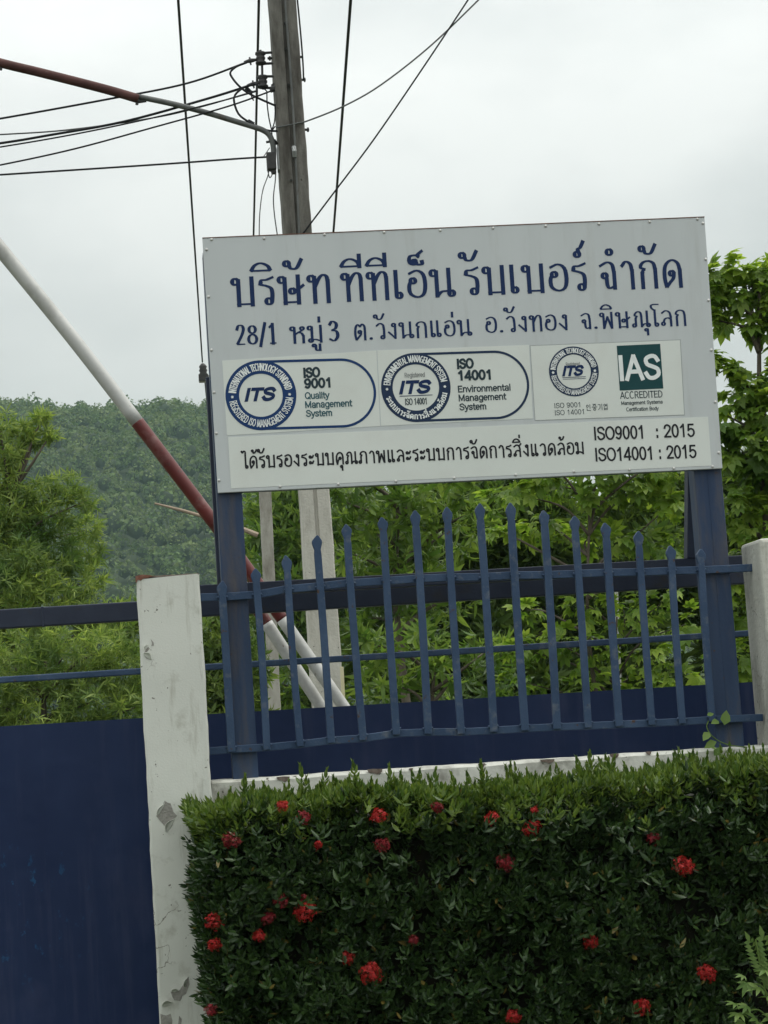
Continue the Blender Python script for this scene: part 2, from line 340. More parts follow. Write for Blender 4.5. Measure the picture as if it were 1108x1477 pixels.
def shoot_t(pairs=4, Ln=0.050, W=0.0185):
    items = []
    for i in range(pairs):
        for s in (0, 1):
            a = math.pi*s+math.pi/2*(i % 2)+0.25*math.sin(5.1*i+s)
            lean = R(68-15*i); l = Ln*(1.0-0.08*i)*(0.9+0.1*math.sin(3*i+2*s))
            t = leaf_t(l, W*(l/Ln), 0.22, 0.18, 3)
            items.append(xf(t, rot((0, 1, 0), a) @ rot((1, 0, 0), lean), (0, 0.014*i, 0)))
    return join_t(items)
T_SPRAY, T_BUNCH, T_LOBED, T_SHOOT = spray_t(8, 1.0, 0.55, 0.085, 0.34), bunch_t(7, 1.0, 0.27), lobed_t(5, 1.0, 0.52), shoot_t()
T_FAN = join_t([bunch_t(9, 1.0, 0.17, 0.35, 0.75, 2), xf(bunch_t(5, 0.6, 0.2, 0.2, 0.5, 2), rot((0, 1, 0), 0.5), (0, 0.12, 0))])
T_TALL = shoot_t(6, 0.052, 0.021)

def unit(n): v = RNG.normal(size=(n, 3)); return v/np.linalg.norm(v, axis=1, keepdims=True)
def crown_points(clumps, per, shell=0.55):
    """clumps: (centre, (rx,ry,rz)); random points near the outside of each lumpy clump"""
    P, O = [], []
    for c, r in clumps:
        n = max(26, int(per*(r[0]*r[2]+r[0]*r[1])/2)); u = unit(n)
        rad = (shell+(1-shell)*RNG.random(n)**0.6)*(1+0.18*np.sin(u[:, 0]*5+c[0]*3)*np.cos(u[:, 2]*4+c[2]))
        P.append(np.array(c)+u*rad[:, None]*np.array(r)); O.append(u)
    return np.concatenate(P), np.concatenate(O)
def limb(mb, a, b, r0, r1, bend=0.15, n=7):
    a, b = np.array(a, float), np.array(b, float); m = (a+b)/2+np.array([random.uniform(-1, 1), random.uniform(-1, 1), random.uniform(0.2, 0.8)])*bend*np.linalg.norm(b-a)
    pts = curve3([a, m, b], n*2); mb.tube(pts, list(np.linspace(r0, r1, len(pts))), 7)
def tree(name, label, cat, base, clumps, tmpl, per, size, mat, droop=0.5, out=0.8, trunk_r=0.08, shell=0.5, group=None, top=None):
    o = thing(name, label, cat, base, group)
    P, O = crown_points(clumps, per, shell); n = len(P)
    d = O*out+RNG.normal(size=(n, 3))*0.45+np.array([0, 0, -droop]); up = np.array([0, 0, 1.0])+O*0.5+RNG.normal(size=(n, 3))*0.25
    scatter('crown', tmpl, P, d, up, size*(0.55+0.85*RNG.random(n)**1.3), mat, o)
    mb = MB(); zs = [c[2] for c, r in clumps]; ctr = np.mean([c for c, r in clumps], axis=0)
    t1 = np.array(top if top is not None else (ctr[0], ctr[1], max(zs)-0.1)); b = np.array(base)
    tp = curve3([b-np.array([0, 0, 0.15]), b+(t1-b)*0.35+np.array([0.06, 0.05, 0]), b+(t1-b)*0.7+np.array([-0.05, 0.04, 0]), t1], 18)
    mb.tube(tp, list(np.linspace(trunk_r, trunk_r*0.25, len(tp))), 9)
    for c, r in clumps:
        j = int(np.argmin([abs(q[2]-(c[2]-0.35*abs(c[0]-q[0])-0.2)) for q in tp])); limb(mb, tp[j], c, trunk_r*0.45, trunk_r*0.1)
    mb.build('trunk', M['bark'], o, smooth=True); return o

# ================================================================== SETTING
def zpx(px, py, Y): return float(at(px, py, Y)[2])
def xpx(px, py, Y): return float(at(px, py, Y)[0])
g = MB(); g.add([(-1150, -250, 0), (1150, -250, 0), (1150, 1150, 0), (-1150, 1150, 0)], [(0, 1, 2, 3)])
tag(g.build('ground', M['ground']), None, None, kind='structure')
g = MB(); g.add([(-60, -14, 0.004), (60, -14, 0.004), (60, -3.2, 0.004), (-60, -3.2, 0.004)], [(0, 1, 2, 3)])
tag(g.build('road', M['asphalt']), None, None, kind='structure')
# hill: a ridge some 900 m off, falling away to the right
ZR = zpx(150, 614, 900)
def smooth(t): t = np.clip(t, 0, 1); return t*t*(3-2*t)
def hill_h(X, Y):
    ridge = (ZR-0.055*np.clip(X+40, -40, 120))*(1-0.72*smooth((X-45)/110.0))+0.7*np.sin(X*0.09+1)
    rise = smooth((Y-430)/470.0)*(1-0.5*smooth((Y-930)/250))
    return ridge*rise+1.0*np.sin(X*0.06+Y*0.021)*rise+0.8*np.sin(Y*0.07-X*0.03)*rise*(1-smooth((Y-820)/60))-0.6
gx = np.linspace(-420, 520, 95); gy = np.linspace(400, 1140, 75); GX, GY = np.meshgrid(gx, gy); GZ = hill_h(GX, GY)
V = np.stack([GX, GY, GZ], -1).reshape(-1, 3); n = len(gx)
Fq = np.array([(j*n+i, j*n+i+1, (j+1)*n+i+1, (j+1)*n+i) for j in range(len(gy)-1) for i in range(n-1)])
hm = nmesh('hill', V, Fq); tag(link_mesh('hill', hm, M['hill'], smooth=True), None, None, kind='structure')
# wood covering the hill: one mass
def hill_forest():
    xs, ys = np.meshgrid(np.arange(-150, 220, 5.9), np.arange(500, 930, 7.4)); P = np.stack([xs.ravel(), ys.ravel()], 1)+RNG.uniform(-3, 3, (xs.size, 2))
    sz = 2.1+3.6*RNG.random(len(P))**1.8; z = hill_h(P[:, 0], P[:, 1])
    k = 130; u = unit(len(P)*k).reshape(len(P), k, 3); u[:, :, 2] = np.abs(u[:, :, 2])*1.05-0.2
    w = 1+0.20*np.sin(u[:, :, 0]*4+P[:, :1])+0.2*np.cos(u[:, :, 1]*5+P[:, 1:]*0.7)
    C = np.concatenate([P, (z+sz*0.95+1.2*(RNG.random(len(sz))-0.3))[:, None]], 1)
    rad = np.stack([sz, sz, sz*RNG.uniform(0.9, 1.35, len(P))], 1)
    pos = (C[:, None, :]+u*w[:, :, None]*rad[:, None, :]*RNG.uniform(0.8, 1.0, (len(P), k, 1))).reshape(-1, 3)
    d = unit(len(pos))*0.7+u.reshape(-1, 3)*0.3+np.array([0, 0, -0.3]); up = u.reshape(-1, 3)+unit(len(pos))*0.35+np.array([0, 0, 0.3])
    q = (np.array([(0, -0.5, 0), (0.42, 0.0, 0.1), (0, 0.5, -0.12), (-0.42, 0.0, 0.1)]), [(0, 1, 2, 3)])
    parts = [scatter_arrays(q, pos, d, up, np.repeat(sz, k)*RNG.uniform(0.16, 0.36, len(pos)))]
    bm = bmesh.new(); bmesh.ops.create_icosphere(bm, subdivisions=1, radius=0.62); iv = np.array([v.co[:] for v in bm.verts]); ifc = [tuple(v.index for v in f.verts) for f in bm.faces]; bm.free()
    IV = (C[:, None, :]+iv[None]*rad[:, None, :]*np.array([1, 1, 0.95])).reshape(-1, 3); IF = (np.array(ifc)[None]+(np.arange(len(C))*len(iv))[:, None, None]).reshape(-1, 3)
    nq = sum(len(f) for f in parts[0][1]); parts.append((IV, [IF])); V, Fs = merge(parts)
    me = nmesh('hill_forest', V, Fs); me.materials.append(M['forest']); me.materials.append(M['hill'])
    me.polygons.foreach_set('material_index', np.array([0 if p.loop_total == 4 else 1 for p in me.polygons], np.int32))
    o = link_mesh('hill_forest', me, None)
    tag(o, 'hazy blue-green wood covering the far hillside', 'forest', kind='stuff')
hill_forest()

# ================================================================== WALL, PILLARS, GATE, FENCE
def px_poly(pts, Y): return [at(x, y, Y) for x, y in pts]
def prism(pts, Y0, Y1):
    """upright plate: outline (world points near plane Y0) thickened to Y1"""
    n = len(pts); f = [(p[0], Y0, p[2]) for p in pts]; b = [(p[0], Y1, p[2]) for p in pts]
    mb = MB(); mb.add(f+b, [tuple(range(n)), tuple(range(2*n-1, n-1, -1))]+[(i, n+i, n+(i+1) % n, (i+1) % n) for i in range(n)]); return mb
# left gate pillar
PY0, PY1 = -0.20, 0.12
plx0 = (xpx(197, 900, PY0)+xpx(229, 1400, PY0))/2; plx1 = (xpx(290, 860, PY0)+xpx(302, 1090, PY0))/2
plz = (zpx(197, 834, PY0)+zpx(288, 826, PY0))/2
gp = thing('gate_pillar', 'white plastered gate pillar with peeling paint and a broken brick top corner', 'pillar', ((plx0+plx1)/2, -0.04, 0))
def rough_pillar(x0, x1, z1, chip):
    """a plastered pillar with slightly uneven edges; grid of faces"""
    nz = 46; prof = []
    for i in range(nz+1):
        z = z1*i/nz; j = 0.0012
        a = lambda k: j*(math.sin(z*9+k)+math.sin(z*23+2.1*k)+0.7*math.sin(z*57+k*5))
        prof.append([(x0+a(1), PY0+a(2)*0.6, z), (x0+0.010+a(1), PY0-0.003, z), (x1-0.010+a(3), PY0-0.003, z), (x1+a(3), PY0+0.009+a(4)*0.6, z), (x1+a(5), PY1, z), (x0+a(6), PY1, z)])
    if chip: prof[-1] = [(p[0]+(0.004 if k in (0, 1) else 0), p[1], p[2]-(0.010 if k in (0, 1, 5) else 0)) for k, p in enumerate(prof[-1])]
    vs = [p for r in prof for p in r]; fs = [tuple(range(6*nz, 6*nz+6)), (5, 4, 3, 2, 1, 0)]
    for i in range(nz):
        for k in range(6): fs.append((6*i+k, 6*i+(k+1) % 6, 6*i+6+(k+1) % 6, 6*i+6+k))
    mb = MB(); mb.add(vs, fs); return mb
def add_cracks(m):
    t = m.node_tree; b = t.nodes['Principled BSDF']; old = b.inputs['Base Color'].links[0].from_socket
    c_ = t.nodes.new('ShaderNodeTexCoord'); n_ = t.nodes.new('ShaderNodeTexNoise'); n_.inputs['Scale'].default_value = 6; n_.inputs['Detail'].default_value = 6
    ad_ = t.nodes.new('ShaderNodeMix'); ad_.data_type = 'RGBA'; ad_.inputs[0].default_value = 0.25
    t.links.new(c_.outputs['Object'], n_.inputs[0]); t.links.new(c_.outputs['Object'], ad_.inputs[6]); t.links.new(n_.outputs['Color'], ad_.inputs[7])
    v_ = t.nodes.new('ShaderNodeTexVoronoi'); v_.feature = 'DISTANCE_TO_EDGE'; v_.inputs['Scale'].default_value = 4.5; t.links.new(ad_.outputs[2], v_.inputs['Vector'])
    k_ = t.nodes.new('ShaderNodeMath'); k_.operation = 'MULTIPLY'; t.links.new(ramp(t, v_.outputs['Distance'], 0.010, 0.004), k_.inputs[0]); t.links.new(ramp(t, noise(t, 3.1, 3, off=(9, 1, 4)), 0.54, 0.62), k_.inputs[1])
    c = mix(t, k_.outputs[0], old, (0.20, 0.19, 0.16, 1))
    c = mix(t, ramp(t, noise(t, 9, 6, 0.7, stretch=(2.5, 1, 0.3), off=(1, 8, 2)), 0.56, 0.85), c, (0.33, 0.32, 0.26, 1))
    t.links.new(c, b.inputs['Base Color'])
add_cracks(M['white_wall']); add_cracks(M['mossy_wall'])
rough_pillar(plx0, plx1, plz, True).build('shaft', M['white_wall'], gp)
# uneven brick bed left bare on the top
cap = MB(); nx = 16; top, bot = [], []
for i in range(nx+1):
    t = i/nx; x = plx0+0.006+(plx1-plx0-0.010)*t; h = 0.0015+0.003*random.random()+(0.004 if t < 0.25 else 0)
    for y in (PY0+0.002, PY1-0.01): top.append((x, y, plz+h)); bot.append((x, y, plz-0.004))
vs = top+bot; k = len(top); fs = []
for i in range(nx):
    a = 2*i; fs += [(a, a+2, a+3, a+1), (k+a, k+a+1, k+a+3, k+a+2), (a, k+a, k+a+2, a+2), (a+1, a+3, k+a+3, k+a+1)]
fs += [(0, 1, k+1, k), (k-2, 2*k-2, 2*k-1, k-1)]
cap.add(vs, fs); cap.build('broken_top', M['chip'], gp)
s = 330/975.0
chip = [(577, 796), (606, 790), (640, 792), (652, 797), (632, 803), (612, 806), (600, 815), (588, 812), (579, 826)]
prism(px_poly([(x*s, 560+y*s+1.5) for x, y in chip], PY0-0.004), PY0-0.0055, PY0+0.02).build('bare_brick_patch', M['brick'], gp)
s2 = 330/1022.0
patches = [[(735, 480), (748, 488), (762, 492), (775, 530), (792, 548), (775, 562), (770, 590), (745, 622), (735, 592), (715, 570), (698, 548), (712, 528), (726, 512)],
           [(762, 1332), (782, 1336), (800, 1328), (828, 1290), (842, 1265), (847, 1300), (832, 1342), (815, 1352), (806, 1375), (780, 1372), (770, 1358)],
           [(716, 1432), (742, 1440), (762, 1432), (770, 1460), (768, 1500), (722, 1500)], [(800, 1440), (812, 1455), (808, 1490), (796, 1480)]]
patches = [[(x*s2, 1000+y*s2) for x, y in p] for p in patches]
patches += [[(x*s, 560+y*s) for x, y in p] for p in ([(642, 1068), (654, 1082), (657, 1096), (645, 1098), (648, 1086)], [(632, 1102), (638, 1110), (626, 1124), (632, 1142), (648, 1158), (624, 1152), (612, 1134), (620, 1116)])]
for p in patches:
    prism(px_poly(p, PY0-0.004), PY0-0.0042, PY0+0.01).build('bare_patch', M['bare_concrete'], gp)
def flake(p0, p1, w, mb):
    """a strip of paint curling off the wall between two points"""
    A, B = at(*p0, PY0-0.004), at(*p1, PY0-0.004); d = B-A; nrm = np.array([-d[2], 0, d[0]]); nrm /= np.linalg.norm(nrm); vs = []
    for i in range(7):
        t = i/6; c = A+d*t; k = math.sin(math.pi*min(1, t+0.08))
        for q in (0, 0.5, 1): vs.append(c+nrm*w*k*(q-0.2)*1.3+np.array([0, -0.001-0.020*k*q*q, 0]))
    mb.add(vs, [(3*i+j, 3*i+j+1, 3*i+4+j, 3*i+3+j) for i in range(6) for j in (0, 1)])
fl = MB()
for a, b, w in [((227, 1176), (238, 1158), 0.012), ((240, 1200), (252, 1180), 0.02), ((247, 1430), (259, 1429), 0.012), ((266, 1424), (271, 1409), 0.010), ((234, 1452), (250, 1446), 0.02), ((207, 943), (219, 952), 0.018), ((209, 938), (214, 929), 0.010)]:
    flake(a, b, w, fl)
fo = fl.build('paint_flakes', M['white_wall'], gp); so = fo.modifiers.new('thickness', 'SOLIDIFY'); so.thickness = 0.0012
# right pillar
pr0 = xpx(1108, 930, PY0); prz = (zpx(1092, 777, PY0)+zpx(1073, 786, PY1))/2
wp = thing('wall_pillar', 'grey weathered wall pillar at the right end of the picket fence', 'pillar', (pr0+0.15, -0.04, 0))
b = MB(); z0 = prz-0.012
b.box((pr0, PY0, 0), (pr0+0.31, PY1, prz)); b.build('shaft', M['mossy_wall'], wp, bevel=0.018)
# low wall
wx0, wx1 = plx1+0.004, pr0-0.004
wz = [zpx(303, 1127, -0.10), zpx(1090, 1076, -0.10)]
nW = 60; prof = []
for i in range(nW+1):
    t = i/nW; x = wx0+(wx1-wx0)*t; z = wz[0]+(wz[1]-wz[0])*t+0.0012*math.sin(i*1.7)+0.0012*math.sin(i*0.6)
    prof.append([(x, -0.10, 0), (x, -0.10+0.0015*math.sin(i*2.2), z-0.012), (x, -0.085, z), (x, 0.10, z+0.002), (x, 0.10, 0)])
vs = [p for r in prof for p in r]; fs = [(0, 1, 2, 3, 4), tuple(5*nW+k for k in (4, 3, 2, 1, 0))]
for i in range(nW):
    for k in range(5): fs.append((5*i+k, 5*i+5+k, 5*i+5+(k+1) % 5, 5*i+(k+1) % 5))
w = MB(); w.add(vs, fs); wo = w.build('boundary_wall', M['low_wall'])
tag(wo, 'low white plastered wall under the picket fence, behind the hedge', 'wall')
chipm = MB()
for (x0, x1, y, h) in ((399, 418, 1122, 6), (530, 552, 1111, 6), (780, 800, 1097, 4), (880, 893, 1089, 5), (690, 700, 1103, 4), (932, 940, 1086, 3), (590, 596, 1110, 3)):
    pts = [(x0, y-1), (x0+(x1-x0)*.4, y-2), (x1, y-2), (x1-1, y+h*.4), (x0+(x1-x0)*.65, y+h), (x0+(x1-x0)*.35, y+h*.6), (x0+2, y+h*.5)]
    q = prism(px_poly(pts, -0.104), -0.1045, -0.09); chipm.add(q.v, q.f)
chipm.build('bare_chips', M['chip'], wo)
# sliding gate behind
GY0 = 0.60
sg = thing('sliding_gate', 'long dark navy sliding gate of sheet metal with two open rails above', 'gate', (0, GY0, 0))
gl, gr_ = xpx(-950, 1000, GY0), xpx(1190, 900, GY0)
def gline(p0, p1, x):    # height on a line through two pixels at depth GY0
    A, B = at(*p0, GY0), at(*p1, GY0); return float(A[2]+(B[2]-A[2])*(x-A[0])/(B[0]-A[0]))
def grail(name, p0, p1, h, d, mat, y=GY0):
    mb = MB(); mb.bar([(gl, y, gline(p0, p1, gl)), (gr_, y, gline(p0, p1, gr_))], d, h); return mb.build(name, mat, sg, bevel=0.006)
grail('top_rail', (0, 893.5), (1075, 829), 0.093, 0.06, M['beam_blue'])
grail('middle_rail', (0, 981), (1073, 914), 0.031, 0.03, M['fence_blue'])
sh = MB(); nX = 60
ztop = lambda x: gline((0, 1048), (1083, 984), x)
f0 = [(gl+(gr_-gl)*i/nX) for i in range(nX+1)]
vs = []; rows = 14
for j in range(rows+1):
    for x in f0:
        z = 0.09+(ztop(x)-0.09)*j/rows; vs.append((x, GY0-0.02+0.0035*math.sin(x*2.3+z)*math.sin(z*3.1+1)*(0 if j == rows else 1), z))
sh.add(vs, [(j*(nX+1)+i, j*(nX+1)+i+1, (j+1)*(nX+1)+i+1, (j+1)*(nX+1)+i) for j in range(rows) for i in range(nX)])
so = sh.build('sheet_panel', M['gate'], sg); md = so.modifiers.new('thickness', 'SOLIDIFY'); md.thickness = 0.004; md.offset = 1
mb = MB(); mb.bar([(gl, GY0+0.02, ztop(gl)-0.02), (gr_, GY0+0.02, ztop(gr_)-0.02)], 0.035, 0.035); mb.build('sheet_edge_rail', M['gate'], sg)
mb = MB(); mb.bar([(gl, GY0+0.01, 0.06), (gr_, GY0+0.01, 0.06)], 0.05, 0.05); mb.build('bottom_rail', M['gate'], sg)
for px in (-945, 1185):
    x = xpx(px, 1000, GY0); mb = MB(); mb.box((x-0.03, GY0-0.015, 0.085), (x+0.03, GY0+0.035, gline((0, 893.5), (1075, 829), x)-0.05)); mb.build('stile', M['beam_blue'], sg)
x = xpx(62, 890, GY0); z = gline((0, 893.5), (1075, 829), x); mb = MB(); mb.box((x-0.006, GY0-0.034, z-0.049), (x+0.006, GY0+0.034, z+0.049)); mb.build('weld_joint', M['beam_blue'], sg, bevel=0.003)
# picket fence
FY = -0.065
pf = thing('picket_fence', 'blue steel picket fence with spear tips in an arched row on the low wall', 'fence', ((wx0+wx1)/2, FY, float(wz[0])))
RY = -0.042
toprail = [(285, 862), (325, 861), (370, 858), (414, 850), (460, 846), (505, 841), (552, 838.5), (600, 835), (646, 833), (693, 832.5), (738, 830), (786, 829.5), (829, 828), (875, 826), (921, 825.5), (968, 823.5), (1012, 822.5), (1085, 819)]
botrail = [(296, 1084), (334, 1081), (385, 1078), (433, 1073.5), (478, 1068), (524, 1065), (572, 1058), (618, 1056), (665.6, 1056), (712.7, 1053.5), (758, 1051), (804, 1048.5), (849, 1047), (894, 1045), (941, 1043), (985, 1041), (1028, 1038), (1100, 1035)]
for nm, pts, h in (('top_rail', toprail, 0.036), ('bottom_rail', botrail, 0.034)):
    mb = MB(); mb.bar([at(x, y, RY) for x, y in pts], 0.024, h); mb.build(nm, M['fence_blue'], pf, bevel=0.003)
tips = [(319.6, 838), (368.6, 820), (413, 801), (456.7, 772), (499.6, 756), (552, 746), (599, 736), (645, 731), (692, 726), (736.5, 725), (785, 736), (829, 744), (874, 754), (921, 766), (968, 787), (1011, 792)]
bots = [(334, 1081), (385, 1078), (433, 1073), (478, 1068), (524, 1064), (572, 1056), (618, 1055), (665.6, 1055), (712.7, 1052), (758, 1050), (804, 1048), (849, 1046), (894, 1044), (941, 1042), (985, 1040), (1028, 1037)]
for i, (t_, b_) in enumerate(zip(tips, bots)):
    A = at(*b_, FY-0.012); B = at(*t_, FY-0.012); d = (B-A)/np.linalg.norm(B-A); side = np.array([d[2], 0, -d[0]])
    w = 0.0168+random.uniform(-0.001, 0.001); hw = 0.0240; Ln = np.linalg.norm(B-A); bow = random.uniform(-0.004, 0.004)
    pts = [A-side*w+d*-0.012, A+side*w+d*-0.012]
    hs = [0.25, 0.5, 0.75]
    R_ = [A+d*Ln*h+side*(w+bow*math.sin(math.pi*h)) for h in hs]; L_ = [A+d*Ln*h+side*(-w+bow*math.sin(math.pi*h)) for h in hs]
    hl, sk = random.uniform(0.066, 0.08), random.uniform(-0.005, 0.005)
    head = [B-d*(hl+0.02)+side*w, B-d*hl+side*(w*0.88), B-d*hl*0.52+side*hw, B-d*hl*0.36+side*hw*0.94, B+side*(0.004+sk), B+side*(-0.004+sk), B-d*hl*0.36-side*hw*0.94, B-d*hl*0.52-side*hw, B-d*hl-side*(w*0.88), B-d*(hl+0.02)-side*w]
    pk = prism(pts+R_+head+L_[::-1], FY-0.012, FY+0.010).build('picket', M['fence_blue'], pf, bevel=0.003)
    # weld beads where the picket meets the rails
    for fr in (0.012, (at(*toprail[min(i+1, len(toprail)-2)], FY)[2]-A[2])/(B[2]-A[2])*1.0):
        c = A+d*Ln*fr; q = [c+side*(w*e)+d*random.uniform(-.004, .004)+np.array([0, 0.014, 0]) for e in (-1.35, -.9, -.4, .1, .6, 1.0, 1.4)]
        mb = MB(); mb.tube(q, [random.uniform(.004, .008) for _ in q], 8); mb.build('weld_bead', M['fence_blue'], pk, smooth=True)

# ================================================================== SIGN
SY = -0.05
sign = thing('company_sign', 'large grey metal company sign with blue Thai lettering on two blue posts', 'sign', tuple(at(660, 1060, 0.04)*np.array([1, 0, 0])+np.array([0, 0.03, 0])))
TL, TR, BR, BL = (at(x, y, SY) for x, y in ((292, 343.5), (1016.5, 313), (1042.5, 675.5), (314.5, 711)))
panel = prism([BL, BR, TR, TL], SY, SY+0.022).build('panel', M['sign_metal'], sign, bevel=0.0025)
mb = MB(); 
for a, b in ((TL, TR), (BL, BR), (TL, BL), (TR, BR)):
    c = (TL+TR+BL+BR)/4; a2, b2 = a+(c-a)*0.02, b+(c-b)*0.02
    mb.bar([a2+np.array([0, 0.036, 0]), b2+np.array([0, 0.036, 0])], 0.024, 0.024, up=(0, 1, 0))
mb.build('back_frame', M['post_blue'], sign)
mb = MB(); a, b = TL+np.array([0.0, 0, 0.0012]), TR+np.array([0, 0, 0.0012]); e = np.array([0, 0.024, 0])
mb.bar([a+e*0.5, b+e*0.5], 0.027, 0.004); mb.build('rusty_top_edge', M['rust'], sign)
# screws
scr = [(305, 345.5), (381, 344), (468, 338.5), (554, 335), (635, 332.5), (711, 329), (787, 326), (864, 323), (937, 320), (1006, 316), (298, 360), (301, 428), (305, 505), (309, 566), (312, 625), (316, 693), (1014, 322), (1018, 374), (1022, 433), (1026, 505), (1032, 580), (1037, 653), (404, 702), (488, 698.5), (571, 694), (655, 689.5), (744, 685), (828, 680.5), (908, 677.5), (972, 675.5), (1028, 673)]
for i, (x, y) in enumerate(scr):
    p = at(x, y, SY); m_ = MB(); r = 0.0072; vs = []
    for q, (rr, dy) in enumerate(((r, 0.001), (r*0.98, -0.002), (r*0.6, -0.0042), (0.001, -0.005))):
        vs += [(p[0]+rr*math.cos(k*math.pi/5), SY+dy, p[2]+rr*math.sin(k*math.pi/5)) for k in range(10)]
    m_.add(vs, [(10*q+k, 10*q+(k+1) % 10, 10*q+10+(k+1) % 10, 10*q+10+k) for q in range(3) for k in range(10)]+[tuple(range(30, 40))])
    m_.build('screw', M['screw'], panel, smooth=True)
def post(name, pL, pR, ztop, zbot, y0, y1, mat):
    x0 = np.mean([xpx(*p, y0) for p in pL]); x1 = np.mean([xpx(*p, y0) for p in pR]); mb = MB(); mb.box((x0, y0, zbot), (x1, y1, ztop)); o = mb.build(name, mat, sign, bevel=0.004)
    mb = MB(); xm = x0+(x1-x0)*0.5     # weld seam and web groove
    mb.box((xm-0.004, y0-0.0022, zbot+0.01), (xm+0.004, y0+0.001, ztop-0.01)); mb.build('seam', mat, o); return o
post('post', [(312.5, 720), (327, 960)], [(350, 720), (363, 960)], float(TL[2])-0.06, 0.9, -0.022, 0.09, M['post_blue'])
post('post', [(1007.5, 716), (1021.5, 960)], [(1047.5, 716), (1063, 985)], float(TR[2])-0.06, 0.9, -0.022, 0.09, M['post_blue'])
mb = MB(); x0 = xpx(309.5, 772, 0.30); mb.box((x0, 0.27, zpx(310, 860, .3)), (x0+0.085, 0.34, zpx(303, 545, .3))); mb.build('rear_post', M['beam_blue'], sign, bevel=0.004)
mb = MB(); mb.bar([at(999, 806, .30), at(1000, 690, .28), at(999, 480, .20)], 0.07, 0.07, up=(0, 1, 0)); mb.build('rear_post', M['beam_blue'], sign, bevel=0.004)
mb = MB(); mb.bar([at(215, 858, .30), at(1100, 809, .30)], 0.06, 0.062); mb.build('tie_beam', M['beam_blue'], sign, bevel=0.004)

